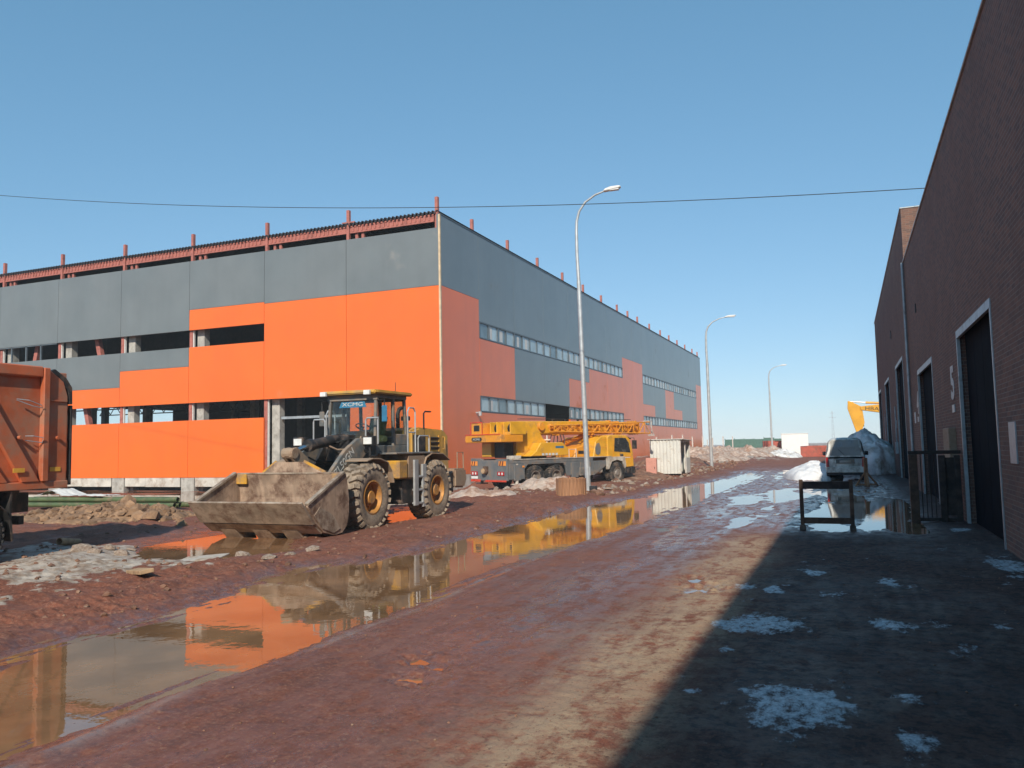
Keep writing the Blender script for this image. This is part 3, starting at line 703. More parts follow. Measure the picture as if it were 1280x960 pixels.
wall_text('5', 21.55, 3.18, 1.05, b1, o1, (1.35, 1))
wall_text('4', 31.85, 3.15, 1.05, b1, o1, (1.35, 1))
p1('number_plate', 'steel_light', lambda m: m.box(WX-.02, WX+.01, 21.35, 21.8, 2.52, 2.70))
p1('number_plate', 'steel_light', lambda m: m.box(WX-.02, WX+.01, 31.65, 32.1, 2.52, 2.70))
p1('electrical_box', 'tank_dirty', lambda m: (m.box(WX-.16, WX+.01, 21.5, 22.7, .95, 2.16), m.box(WX-.12, WX+.01, 21.6, 22.6, .15, .9)), .015)
p1('notice_plate', 'steel_light', lambda m: m.box(WX-.02, WX+.01, 14.15, 14.68, 1.5, 2.14), .004)
p1('downpipe', 'steel_light', lambda m: m.tube([(WX-.07, 34.62, 8.8), (WX-.07, 34.62, .1)], .055, 8))
for y in (33.1, 45.6, 58.6): 
    (p1 if y < 34 else p2)('number_plate', 'white_paint', lambda m: m.box(WX-.02, WX+.01, y, y+.35, 2.5, 2.9))
for y in (45.4, 57.8):
    p2('conduit_box', 'steel_light', lambda m: (m.box(WX-.12, WX+.01, y, y+.5, 1.2, 1.8), m.tube([(WX-.05, y+.25, 1.8), (WX-.05, y+.25, 3.6)], .035, 6)))
p1('anchor_plate', 'letter_dark', lambda m: m.box(WX-.03, WX+.005, 30.3, 30.5, 6.2, 6.5))
p2('anchor_plate', 'letter_dark', lambda m: m.box(WX-.03, WX+.005, 46.3, 46.6, 7.2, 7.6))

# ------------------------------------------------------------------ wheels
_wheel_cache = {}
def wheel(parent, x, y, z, side, r, w, rr, tmat, rmat, lugs=22, lug=.045, dish=.12, axis='x', name='wheel'):
    """rim mesh with a tyre child; axle along local x, outer face towards side*x"""
    key = (r, w, rr, tmat, rmat, lugs, side, dish)
    if key not in _wheel_cache:
        h = w/2; t = MB()
        t.lathe([(-h*.86, rr), (-h*.99, rr+.3*(r-rr)), (-h, rr+.6*(r-rr)), (-h*.9, r*.93), (-h*.66, r*.985), (0, r), (h*.66, r*.985), (h*.9, r*.93), (h, rr+.6*(r-rr)), (h*.99, rr+.3*(r-rr)), (h*.86, rr)], (0,0,0), 'x', 40)
        for k in range(lugs):
            for s in (-1, 1):
                a0 = 2*math.pi*(k + (.5 if s > 0 else 0))/lugs; a1 = a0 + .13
                rl = r + lug*.25
                p = [(s*h*1.0, (r*.90)*math.cos(a0), (r*.90)*math.sin(a0)), (s*h*.80, rl*math.cos(a0+.02), rl*math.sin(a0+.02)), (s*h*.10, rl*math.cos(a1), rl*math.sin(a1))]
                ww = 2*math.pi*r/lugs*.50
                for q in range(2):
                    am = (a0+a1)/2; t.beam(p[q], p[q+1], ww, lug*1.3, (0, math.cos(am), math.sin(am)))
        m = MB(); s = side
        m.lathe([(s*h*.9, rr*1.04), (s*h*.92, rr*.95), (s*(h*.55), rr*.90), (s*(h-dish-.02), rr*.86), (s*(h-dish-.02), rr*.5), (s*(h-dish*.55), rr*.42), (s*(h-dish*.3), rr*.36), (s*(h-dish*.3), rr*.12), (s*(h-dish*.3), 0)], (0,0,0), 'x', 28)
        m.lathe([(-s*h*.9, rr*1.04), (-s*h*.6, rr*.8), (-s*h*.6, 0)], (0,0,0), 'x', 20)
        for k in range(10):
            a = 2*math.pi*k/10; rb = rr*.62
            m.cyl((s*(h-dish-.03), rb*math.cos(a), rb*math.sin(a)), (s*(h-dish+.015), rb*math.cos(a), rb*math.sin(a)), rr*.045, 6)
        ro = m.build(name, rmat, parent, smooth=True); to = t.build('tyre', tmat, ro, smooth=True)
        _wheel_cache[key] = (ro.data, to.data)
    else:
        ra, ta = _wheel_cache[key]; ro = link(name, ra, None, parent); to = link('tyre', ta, None, ro)
    ro.location = (x, y, z); ro.rotation_euler = (random.uniform(0, 6), 0, 0)
    return ro

# ------------------------------------------------------------------ wheel loader, facing -Y
LO = Vector((-11.95, 18.35, .0))
loader = thing('wheel_loader', 'mud-caked yellow wheel loader with its wide bucket resting on the ground', 'loader', LO)
def lp(name, mat, fn, bevel=.012, parent=loader, smooth=False, seg=1):
    m = MB(); fn(m); return m.build(name, mat, parent, bevel, smooth, seg=seg)
for (y, ) in ((-1.62,), (1.68,)):
    for s in (1, -1): wheel(loader, s*1.10, y, .77, s, .775, .58, .40, 'tyre', 'rim_orange', 24, .06, .20)
    lp('axle', 'loader_black', lambda m: (m.cyl((-1.0, y, .77), (1.0, y, .77), .17, 12), m.lathe([(-.3, 0), (-.28, .25), (0, .33), (.28, .25), (.3, 0)], (0, y, .77), 'x', 14)), 0)
# frames
lp('rear_frame', 'loader_black', lambda m: (m.box(-.52, -.36, -.2, 3.3, .62, 1.25), m.box(.36, .52, -.2, 3.3, .62, 1.25), m.box(-.5, .5, .1, 3.2, .7, .9)))
lp('front_frame', 'loader_black', lambda m: (m.prism([(-.25,.6),(-.3,1.5),(-.75,2.05),(-1.2,2.05),(-1.9,1.2),(-2.05,.55)], 'x', -.42, -.34), m.prism([(-.25,.6),(-.3,1.5),(-.75,2.05),(-1.2,2.05),(-1.9,1.2),(-2.05,.55)], 'x', .34, .42),
     m.box(-.34, .34, -2.0, -.4, .6, 1.05), m.cyl((0,-.22,.5),(0,-.22,1.4),.16,12), m.box(-.34, .34, -1.15, -.85, 1.6, 2.3)))
# hood with louvres
hood = lp('hood', 'loader_yellow_clean', lambda m: m.prism([(1.25,1.28),(1.25,2.42),(1.75,2.52),(3.25,2.46),(3.5,2.3),(3.55,1.25)], 'x', -.78, .78), .05, seg=2)
for s in (-1, 1):
    lp('hood_panel', 'loader_black', lambda m: m.box(s*.781-.012, s*.781+.012, 1.35, 2.05, 1.55, 2.3), .004, hood)
    for k in range(6):
        zz = 1.5+k*.14
        lp('louvre', 'loader_black', lambda m: m.beam((s*.785, 2.35, zz), (s*.785, 2.85, zz), .035, .09, (s*.6, 0, 1)), 0, hood)
    for (ya, yb_) in ((2.3, 2.34), (2.86, 2.9)):
        lp('louvre_frame', 'loader_yellow', lambda m: m.box(s*.79-.015, s*.79+.015, ya, yb_, 1.42, 2.3), 0, hood)
lp('grille', 'loader_black', lambda m: [m.box(-.6+.001*k, .6, 3.555, 3.575, 1.4+.1*k, 1.45+.1*k) for k in range(8)], 0, hood)
lp('handle_rail', 'loader_yellow', lambda m: m.tube([(.80, 3.1, 1.9), (.87, 3.1, 1.9), (.87, 3.1, 2.25), (.80, 3.1, 2.25)], .016, 6), 0, hood)
lp('exhaust_pipe', 'loader_black', lambda m: (m.tube([(-.2, 2.2, 2.45), (-.2, 2.2, 2.95), (-.2, 2.28, 3.08), (-.2, 2.4, 3.12)], .06, 10)), 0, smooth=True)
lp('air_intake', 'loader_black', lambda m: (m.cyl((.35,1.7,2.48),(.35,1.7,2.72),.07,10), m.cyl((.35,1.7,2.72),(.35,1.7,2.84),.13,12)), 0, smooth=True)
lp('mirror_post', 'loader_black', lambda m: (m.tube([(.76, 2.02, 2.0), (.76, 2.02, 2.92), (.76, 2.1, 2.98), (.76, 2.38, 2.98)], .025, 7), m.box(.72,.80,2.2,2.4,2.96,3.0)), 0)
lp('counterweight', 'tank_dirty', lambda m: m.prism([(3.2,.75),(3.2,1.3),(3.95,1.3),(4.0,.95),(3.85,.72)], 'x', -1.15, 1.15), .05, seg=2)
lp('counterweight_shroud', 'loader_black', lambda m: m.prism([(2.55,.62),(2.7,1.15),(3.19,1.25),(3.19,.62)], 'x', -1.1, 1.1), .03)
lp('rear_rail', 'tank_dirty', lambda m: (m.tube([(1.05,3.55,1.28),(1.05,3.55,1.78),(1.05,3.95,1.78),(1.05,3.97,1.28)], .02, 6), m.tube([(-1.05,3.55,1.28),(-1.05,3.55,1.78),(-1.05,3.95,1.78),(-1.05,3.97,1.28)], .02, 6)), 0)
for s in (-1, 1): lp('tail_light', 'tail_red', lambda m: m.box(s*.9-.12, s*.9+.12, 3.96, 4.02, 1.05, 1.18), .01)
# side tanks, platforms, ladders, fenders
for s in (-1, 1):
    lp('side_tank', 'tank_dirty', lambda m: m.box(min(s*.62, s*1.30), max(s*.62, s*1.30), .15, 1.12, 1.12, 1.78), .05, seg=2)
    lp('tank_bracket', 'loader_yellow', lambda m: m.box(min(s*.7, s*1.32), max(s*.7, s*1.32), -.32, .12, 1.15, 1.62), .03)
    lp('platform', 'loader_grey', lambda m: m.box(min(s*.55, s*1.32), max(s*.55, s*1.32), -.45, 1.5, 1.78, 1.83))
    lp('battery_box', 'loader_black', lambda m: m.box(min(s*.6, s*1.18), max(s*.6, s*1.18), .05, .8, .48, 1.1), .02)
    rf = [(1.0, 1.50), (1.12, 1.68), (1.45, 1.80), (2.1, 1.78), (2.5, 1.6)]
    lp('rear_fender', 'tank_dirty', lambda m: m.prism(rf + [(b_, c-.035) for b_, c in rf[::-1]], 'x', min(s*.78, s*1.34), max(s*.78, s*1.34)), .008)
    ff = [(-1.85, 1.66), (-1.6, 1.71), (-1.25, 1.70), (-.9, 1.60), (-.72, 1.38), (-.62, 1.1)]
    lp('front_fender', 'tank_dirty', lambda m: m.prism(ff + [(b_, c-.03) for b_, c in ff[::-1]], 'x', min(s*.72, s*1.36), max(s*.72, s*1.36)), .006)
    # boarding ladder in front of the rear wheel
    lp('ladder', 'galvanised', lambda m: (m.box(s*1.33-.03, s*1.33+.03, .42, .62, .42, 1.62), m.box(s*1.33-.03, s*1.33+.03, .86, 1.06, .36, 1.5),
        m.box(s*1.26-.10, s*1.26+.10, .60, .88, .45, .50), m.box(s*1.26-.10, s*1.26+.10, .60, .88, .80, .85), m.box(s*1.26-.10, s*1.26+.10, .60, .88, 1.15, 1.2)), .006)
    lp('handrail', 'galvanised', lambda m: (m.tube([(s*1.28, .2, 1.8), (s*1.28, .2, 2.9), (s*1.28, .28, 3.0), (s*1.28, .52, 3.0), (s*1.28, .6, 2.9), (s*1.28, .6, 1.8)], .022, 7), m.tube([(s*1.28, .2, 2.35), (s*1.28, .6, 2.35)], .018, 6)), 0)
    lp('handrail', 'galvanised', lambda m: m.tube([(s*1.28, .75, 1.8), (s*1.28, .75, 2.2), (s*1.28, .82, 2.26), (s*1.28, 1.3, 2.26), (s*1.28, 1.36, 2.2), (s*1.28, 1.36, 1.8)], .02, 7), 0)
    lp('front_handrail', 'galvanised', lambda m: m.tube([(s*.98, -.78, 2.05), (s*.98, -.78, 2.66), (s*.98+.02, -.78, 2.72), (s*.66, -.78, 2.72), (s*.62, -.78, 2.66), (s*.62, -.78, 2.05)], .022, 7), 0)
# cab
CX0, CX1, CY0, CY1, CZ0, CZ1 = -.76, .76, -.52, 1.12, 1.83, 3.36
lp('cab_base', 'loader_grey', lambda m: (m.box(CX0, CX1, CY0, CY1, CZ0-.35, 2.02), m.box(CX0, CX0+.05, CY0+.02, CY1, 2.02, 2.32), m.box(CX1-.05, CX1, .45, CY1, 2.02, 2.32), m.box(CX0, CX1, CY1-.05, CY1, 2.02, 2.25)), .015)
lp('cab_frame', 'loader_grey', lambda m: ([m.beam((x, y0, 2.0), (x*.97, y1, CZ1), .075, .085) for x in (CX0+.04, CX1-.04) for (y0, y1) in ((CY0+.03, CY0+.12), (.40, .42), (CY1-.04, CY1-.12))],
    m.box(CX0, CX1, CY0+.05, CY0+.14, 3.2, 3.36), m.box(CX0+.01, CX0+.08, CY0+.1, CY1-.05, 3.26, 3.36), m.box(CX1-.08, CX1-.01, CY0+.1, CY1-.05, 3.26, 3.36), m.box(CX0+.08, CX1-.08, CY1-.2, CY1-.08, 3.22, 3.36)), .008)
roof = lp('cab_roof', 'loader_yellow_clean', lambda m: m.prism([(-.82,-.66),(.82,-.66),(.86,-.5),(.86,1.2),(.8,1.3),(-.8,1.3),(-.86,1.2),(-.86,-.5)], 'z', 3.36, 3.46), .03, seg=2)
lp('roof_hatch', 'loader_yellow_clean', lambda m: m.box(-.4, .4, .0, .8, 3.461, 3.50), .015, roof)
for x in (-.72, .62): lp('work_light', 'lamp_glass', lambda m: (m.box(x-.09, x+.09, -.76, -.67, 3.32, 3.44)), .012, roof)
lp('antenna', 'loader_black', lambda m: m.cyl((.5, .9, 3.5), (.5, .9, 3.75), .01, 5), 0, roof)
g = .012
lp('windscreen', 'cab_glass', lambda m: m.add([(CX0+.09, CY0+.04, 2.06), (CX1-.09, CY0+.04, 2.06), (CX1-.10, CY0+.115, 3.2), (CX0+.10, CY0+.115, 3.2), (CX0+.09, CY0+.04+g, 2.06), (CX1-.09, CY0+.04+g, 2.06), (CX1-.10, CY0+.115+g, 3.2), (CX0+.10, CY0+.115+g, 3.2)], [(0,1,2,3),(7,6,5,4),(0,4,5,1),(1,5,6,2),(2,6,7,3),(3,7,4,0)]), 0)
lp('side_window', 'cab_glass', lambda m: m.box(CX1-.045, CX1-.037, .48, CY1-.12, 2.33, 3.26), 0)
lp('door_window', 'cab_glass', lambda m: m.box(CX1-.045, CX1-.037, CY0+.17, .34, 2.10, 3.26), 0)
lp('side_window', 'cab_glass', lambda m: m.box(CX0+.037, CX0+.045, CY0+.15, CY1-.14, 2.33, 3.26), 0)
lp('rear_window', 'cab_glass', lambda m: m.box(CX0+.1, CX1-.1, CY1-.1, CY1-.09, 2.26, 3.24), 0)
lp('rear_mullion', 'loader_black', lambda m: (m.box(-.12, -.02, CY1-.12, CY1-.08, 2.2, 3.26), m.box(CX0+.06, CX0+.10, .1, .2, 2.3, 3.28)), 0)
bann = lp('windscreen_banner', 'sticker_blue', lambda m: m.add([(-.42, CY0+.085, 3.02), (.42, CY0+.085, 3.02), (.36, CY0+.10, 3.18), (-.36, CY0+.10, 3.18), (-.42, CY0+.088, 3.02), (.42, CY0+.088, 3.02), (.36, CY0+.103, 3.18), (-.36, CY0+.103, 3.18)], [(0,1,2,3),(7,6,5,4),(0,4,5,1),(1,5,6,2),(2,6,7,3),(3,7,4,0)]), 0)
text_mesh('banner_lettering', 'XCMG', .17, 'letter_white', bann, axes((0, CY0+.082, 3.10), (1,0,0), (0,.09,1), (0,-1,.09)), .003, (1.3, .8))
lp('seat', 'seat_green', lambda m: (m.box(-.28, .28, .35, .85, 2.1, 2.3), m.prism([(.75,2.28),(.68,2.3),(.82,2.85),(.92,2.82)], 'x', -.27, .27)), .05, seg=2)
def dash(m):
    m.prism([(-.45,2.0),(-.45,2.32),(-.3,2.42),(-.12,2.30),(-.1,2.0)], 'x', -.38, .38)
lp('dashboard', 'loader_black', dash, .02)
def steer(m):
    c = Vector((0, .06, 2.52)); n = Vector((0, .45, .9)).normalized(); u = Vector((1,0,0)); v = n.cross(u)
    m.tube([c + u*(.2*math.cos(t)) + v*(.2*math.sin(t)) for t in [2*math.pi*k/16 for k in range(17)]], .016, 6); m.cyl((0,-.15,2.25), c, .03, 8); m.beam(c-u*.19, c+u*.19, .03, .02)
lp('steering_wheel', 'loader_black', steer, 0)
lp('side_mirror', 'sticker_blue', lambda m: m.box(.86, 1.02, -.42, -.38, 2.62, 3.05), .02)
lp('side_mirror', 'loader_grey', lambda m: m.box(-1.06, -.90, -.44, -.39, 2.55, 2.95), .02)
lp('mirror_arm', 'loader_black', lambda m: (m.tube([(.78, -.4, 3.2), (.94, -.4, 3.2), (.94, -.4, 3.05)], .015, 6), m.tube([(-.78, -.4, 3.2), (-.98, -.41, 3.2), (-.98, -.41, 2.95)], .015, 6)), 0)
# head lamps on brackets
for (x, yo) in ((-.86, -.62), (.80, 0.)):
    hb = lp('headlight', 'loader_black', lambda m: (m.box(x-.16, x+.16, yo-.98, yo-.80, 2.02, 2.26), m.box(x-.03, x+.03, yo-.9, yo-.85, 1.6, 2.03), m.box(x-.03, x+.03, yo-.9, -.5, 1.72, 1.78)), .015)
    lp('lens', 'lamp_glass', lambda m: m.box(x-.12, x+.12, yo-.995, yo-.975, 2.05, 2.22), .006, hb)
# lift arms, bellcrank, tilt ram
ARM = [(-.70, 2.22), (-.58, 1.98), (-1.0, 1.70), (-1.55, 1.48), (-2.1, 1.05), (-2.72, .50), (-2.98, .46), (-3.03, .64), (-2.85, .84), (-2.35, 1.42), (-1.75, 1.92), (-1.2, 2.20)]
for s in (-1, 1):
    arm = lp('lift_arm', 'loader_grey', lambda m: m.prism(ARM, 'x', s*.62-.05, s*.62+.05), .012)
    lp('lift_ram', 'chrome', lambda m: m.cyl((s*.5, -.9, .95), (s*.55, -1.75, 1.15), .045, 10), 0, arm)
    lp('ram_barrel', 'loader_black', lambda m: m.cyl((s*.5, -.35, .82), (s*.5, -1.05, .98), .085, 10), 0, arm)
    lp('pin_boss', 'loader_black', lambda m: (m.cyl((s*.55, -.85, 1.93), (s*.70, -.85, 1.93), .10, 12), m.cyl((s*.55, -2.9, .57), (s*.70, -2.9, .57), .11, 12)), 0, arm)
    if s == 1:
        d = Vector((0, .80, .60)).normalized(); 
        text_mesh('model_lettering', 'ZL50GN', .27, 'letter_white', arm, axes((.62+.053, -1.80, 1.62), d, Vector((1,0,0)).cross(d), (1,0,0)), .003)
lp('cross_tube', 'loader_grey', lambda m: m.cyl((-.57, -1.95, 1.15), (.57, -1.95, 1.15), .16, 14), 0, smooth=True)
BC = [(-2.1,1.05),(-2.35,1.05),(-2.75,1.45),(-3.14,1.78),(-3.10,1.98),(-2.9,2.0),(-2.5,1.75)]
lp('bellcrank', 'tank_dirty', lambda m: (m.prism(BC, 'x', -.13, -.06), m.prism(BC, 'x', .06, .13), m.cyl((-.16,-3.02,1.86),(.16,-3.02,1.86),.13,14)), .01)
lp('tilt_ram', 'chrome', lambda m: m.cyl((0,-3.02,1.86), (0,-2.2,2.06), .06, 12), 0, smooth=True)
lp('tilt_cylinder', 'loader_black', lambda m: (m.cyl((0,-2.3,2.04), (0,-.9,2.22), .125, 14), m.cyl((0,-2.36,2.03), (0,-2.2,2.05), .15, 14)), 0, smooth=True)
lp('bucket_link', 'loader_grey', lambda m: (m.beam((0,-2.0,1.02), (0,-2.75,1.0), .14, .16)), .01)
def hoses(m):
    random.seed(5)
    for k in range(6):
        x = -.3+.12*k; a = Vector((x, -.6, 1.75+random.uniform(-.1,.2))); b_ = Vector((x+random.uniform(-.2,.2), -1.3-random.uniform(0,.8), 1.5+random.uniform(-.2,.5)))
        c = (a+b_)/2 + Vector((random.uniform(-.1,.1), 0, random.uniform(-.35,.3)))
        m.tube([a*(1-t)**2 + c*2*t*(1-t) + b_*t*t for t in [i/7 for i in range(8)]], .022, 6)
    for sgn in (-1, 1):
        m.tube([(sgn*.35, -.6, 1.9), (sgn*.5, -.75, 2.15), (sgn*.35, -1.1, 2.2), (sgn*.12, -1.35, 2.1)], .024, 6)
lp('hoses', 'rubber_hose', hoses, 0, smooth=True)
lp('hose', 'tank_dirty', lambda m: m.tube([(.2,-1.75,2.02),(.32,-1.6,1.93),(.45,-1.2,1.93),(.5,-.9,2.1),(.42,-.7,2.25)], .022, 7), 0, smooth=True)
# bucket: curved shell, cheeks, lip, spill guard, wear shoes
BW = 1.5
PROF = [(-4.46,.77),(-4.12,.38),(-3.85,.17),(-3.45,.07),(-3.15,.10),(-2.98,.24),(-2.90,.50),(-2.90,.85),(-2.95,1.15),(-3.02,1.40)]
def shell(m):
    n = len(PROF); th = .035; inn = []
    for i, (y, z) in enumerate(PROF):
        a = Vector(PROF[max(i-1, 0)]); b_ = Vector(PROF[min(i+1, n-1)]); d = (b_-a).normalized(); nn = Vector((-d.y, d.x))
        inn.append((y+nn.x*th, z+nn.y*th))
    m.prism(PROF + inn[::-1], 'x', -BW, BW)
buc = lp('bucket', 'bucket_worn', shell, 0)
for s in (-1, 1):
    ch = [(-4.40,.74),(-4.10,.37),(-3.84,.165),(-3.45,.068),(-3.15,.098),(-2.975,.24),(-2.895,.50),(-2.895,.85),(-2.945,1.15),(-3.015,1.40),(-3.12,1.38),(-3.75,1.08)]
    lp('cheek_plate', 'bucket_worn', lambda m: m.prism(ch, 'x', min(s*(BW+.002), s*(BW+.035)), max(s*(BW+.002), s*(BW+.035))), .004, buc)
    lp('cheek_edge', 'bucket_edge', lambda m: m.beam((s*(BW+.018), -4.42, .80), (s*(BW+.018), -3.10, 1.42), .06, .10, (1,0,0)), .008, buc)
    lp('cheek_doubler', 'bucket_edge', lambda m: m.prism([(-4.2,.55),(-3.9,.25),(-3.5,.12),(-3.25,.2),(-3.5,.5),(-4.0,.72)], 'x', min(s*(BW+.036), s*(BW+.055)), max(s*(BW+.036), s*(BW+.055))), .004, buc)
    lp('yellow_corner', 'loader_yellow', lambda m: m.box(min(s*(BW-.002), s*(BW-.30)), max(s*(BW-.002), s*(BW-.30)), -3.085, -3.045, 1.16, 1.39), .004, buc)
lp('cutting_edge', 'bucket_edge', lambda m: m.prism([(-4.56,.86),(-4.60,.83),(-4.20,.36),(-4.14,.36),(-4.13,.40)], 'x', -BW-.02, BW+.02), .004, buc)
lp('wear_strip', 'bucket_edge', lambda m: m.prism([(-4.16,.34),(-3.86,.135),(-3.83,.165),(-4.10,.375)], 'x', -BW+.01, BW-.01), .004, buc)
for x in (-.95, -.05, .75):
    lp('wear_shoe', 'bucket_edge', lambda m: m.prism([(-4.0,.22),(-3.75,-.02),(-3.3,-.02),(-3.25,.07),(-3.45,.06),(-3.85,.16)], 'x', x-.22, x+.22), .01, buc)
lp('spill_guard', 'bucket_worn', lambda m: m.prism([(-.75,1.40),(-.38,1.66),(.38,1.66),(.95,1.40)], 'y', -3.06, -3.02), .006, buc)
for (xa_, xb_) in ((.38, .97), (-.38, -.77)): lp('guard_edge', 'loader_yellow', lambda m: m.beam((xa_,-3.0,1.66),(xb_,-3.0,1.40),.1,.03,(0,1,0)), 0, buc)
lp('top_edge', 'bucket_edge', lambda m: m.box(-BW, BW, -3.065, -2.99, 1.385, 1.425), .006, buc)
for x in (-.62, .62): lp('hinge_ear', 'bucket_worn', lambda m: (m.prism([(-2.95,.25),(-2.72,.35),(-2.68,.7),(-2.92,.9)], 'x', x-.13, x-.08), m.prism([(-2.95,.25),(-2.72,.35),(-2.68,.7),(-2.92,.9)], 'x', x+.08, x+.13)), .006, buc)
lp('tilt_ear', 'bucket_worn', lambda m: (m.prism([(-2.92,.9),(-2.70,.92),(-2.66,1.1),(-2.93,1.2)], 'x', -.14, -.09), m.prism([(-2.92,.9),(-2.70,.92),(-2.66,1.1),(-2.93,1.2)], 'x', .09, .14)), .006, buc)
def clods_on(m):
    random.seed(11)
    for k in range(46):
        x = random.uniform(-BW+.1, BW-.1); y = random.uniform(-3.9, -3.15); r = random.uniform(.03, .10); z = .12+max(0, (-3.55-y))*.75
        blob(m, (x, y, z+r*.3), r, r*.7, 5)
def blob(m, c, r, h, n=6, jit=.35):
    c = Vector(c); vs_ = [c+Vector((0,0,h))]
    for ring, (rz, rr) in enumerate(((.45, .8), (-.35, 1.))):
        for i in range(n):
            t = 2*math.pi*(i+.5*ring)/n; k = rr*r*(1+random.uniform(-jit, jit))
            vs_.append(c+Vector((k*math.cos(t), k*math.sin(t), h*rz*(1+random.uniform(-jit, jit)))))
    fs_ = [(0, 1+i, 1+(i+1) % n) for i in range(n)]
    for i in range(n):
        a, b_ = 1+i, 1+(i+1) % n; c_, d_ = 1+n+i, 1+n+(i+1) % n
        fs_ += [(a, c_, b_), (b_, c_, d_)]
    fs_.append(tuple(range(2*n, n, -1)))
    m.add(vs_, fs_)
mud_in = MB(); clods_on(mud_in); mud_in.build('mud_lumps', 'clod', buc, kind='stuff')

# ------------------------------------------------------------------ tipper truck, only its tail end in view
TX = -13.9
tip = thing('tipper_truck', 'orange tipper truck with ribbed body side parked at the mud edge', 'truck', (TX-1.25, 6.0, 0))
TO = Vector((TX-1.25, 6.0, 0))
def tp(name, mat, fn, bevel=.012, parent=tip, smooth=False):
    m = LB(TO); fn(m); return m.build(name, mat, parent, bevel, smooth)
xa, xb, y0, y1 = TX-2.5, TX, 5.2, 11.1
body = tp('tipper_body', 'truck_orange', lambda m: (m.box(xb-.06, xb-.02, y0, y1-.02, 1.45, 3.5), m.box(xa+.02, xa+.06, y0, y1-.02, 1.45, 3.5), m.box(xa+.06, xb-.06, y0, y0+.05, 1.45, 3.6), m.box(xa+.02, xb-.02, y0, y1-.02, 1.36, 1.45)), .01)
for x in (xb, xa):
    s = 1 if x == xb else -1
    o_ = lambda d0, d1: (min(x-s*.02+s*d0, x-s*.02+s*d1), max(x-s*.02+s*d0, x-s*.02+s*d1))
    tp('top_rail', 'truck_orange', lambda m: m.box(*o_(-.1, .10), y0-.1, y1-.58, 3.38, 3.58), .02, body)
    tp('bottom_rail', 'truck_orange', lambda m: m.box(*o_(0.001, .07), y0, y1, 1.30, 1.44), .012, body)
    tp('rear_post', 'truck_orange', lambda m: m.box(*o_(.002, .12), y1-.58, y1-.45, 1.44, 3.56), .015, body)
    tp('rear_panel', 'truck_orange', lambda m: m.prism([(y1-.448, 1.44), (y1-.03, 1.40), (y1-.03, 3.05), (y1-.12, 3.32), (y1-.40, 3.52), (y1-.448, 3.52)], 'x', *o_(.002, .05)), .01, body)
    tp('rear_rib', 'truck_orange', lambda m: m.box(*o_(.052, .08), y1-.44, y1-.06, 2.94, 2.97), 0, body)
    for yy in (7.6, 8.9):
        tp('side_post', 'truck_orange', lambda m: m.box(*o_(.002, .11), yy, yy+.14, 1.44, 3.38), .015, body)
    for (ya, yb_) in ((9.05, 10.4),):
        tp('diagonal_rib', 'truck_orange', lambda m: m.prism([(ya, 3.30), (ya+.25, 3.36), (yb_+.1, 1.44), (yb_-.25, 1.44)], 'x', *o_(.003, .09)), .012, body)
        tp('diagonal_rib', 'truck_orange', lambda m: m.prism([(ya-.1, 2.35), (ya+.15, 2.40), (yb_-.5, 1.44), (yb_-.75, 1.44)], 'x', *o_(.003, .075)), .012, body)
    tp('tarp_hook', 'steel_light', lambda m: m.tube([(x+s*.05, 10.02, 2.95), (x+s*.13, 10.2, 2.93), (x+s*.13, 10.45, 2.85), (x+s*.1, 10.5, 2.80), (x+s*.1, 10.3, 2.83), (x+s*.05, 10.02, 2.93)], .008, 6), 0, body)
    tp('tarp_hook', 'steel_light', lambda m: m.tube([(x+s*.05, 10.2, 2.28), (x+s*.13, 10.3, 2.28), (x+s*.13, 10.5, 2.25), (x+s*.1, 10.5, 2.16), (x+s*.05, 10.2, 2.2)], .008, 6), 0, body)
    for yy in (9.95, 10.72): tp('reflector', 'reflector_yellow', lambda m: m.box(*o_(.115 if yy < 10.5 else .052, .125 if yy < 10.5 else .062), yy, yy+.22, 1.62, 1.70), 0, body)
    for (yy, zz) in ((10.1, 2.25), (10.85, 2.25)): tp('bolt_boss', 'truck_orange', lambda m: m.cyl((x, yy, zz), (x+s*.09, yy, zz), .035, 8), 0, body)
tp('tailgate', 'truck_orange', lambda m: (m.box(xa+.05, xb-.05, y1-.02, y1+.05, 1.42, 3.1), m.box(xa+.05, xb-.05, y1+.05, y1+.1, 1.5, 1.6), m.box(xa+.05, xb-.05, y1+.05, y1+.1, 2.2, 2.3), m.box(xa+.05, xb-.05, y1+.05, y1+.1, 2.95, 3.05)), .012, body)
for x in (xa+.04, xb-.01): tp('tailgate_arm', 'truck_black', lambda m: m.prism([(y1-.42,3.50),(y1-.30,3.56),(y1-.05,3.40),(y1+.08,3.22),(y1+.09,2.9),(y1+.02,2.9),(y1-.02,3.15),(y1-.2,3.40)], 'x', x-.05, x+.03), .01, body)
for x in (xa+.06, xb-.02): tp('tailgate_latch', 'truck_black', lambda m: m.box(x-.05, x+.03, y1+.051, y1+.10, 1.35, 2.88), .008, body)
tp('chassis', 'truck_black', lambda m: (m.box(TX-1.75, TX-1.6, 1.5, 10.9, .85, 1.22), m.box(TX-.9, TX-.75, 1.5, 10.9, .85, 1.22), m.box(TX-1.6, TX-.9, 10.5, 10.65, .85, 1.15), m.box(TX-1.9, TX-.6, 5.3, 10.6, 1.22, 1.355)), .01)
tp('rear_bumper', 'truck_black', lambda m: (m.box(TX-2.0, TX-.7, 10.66, 10.78, .62, .78)), .01)
for x in (TX-1.95, TX-1.1): tp('tail_light', 'tail_red', lambda m: m.box(x, x+.28, 10.781, 10.81, .64, .76), .006)
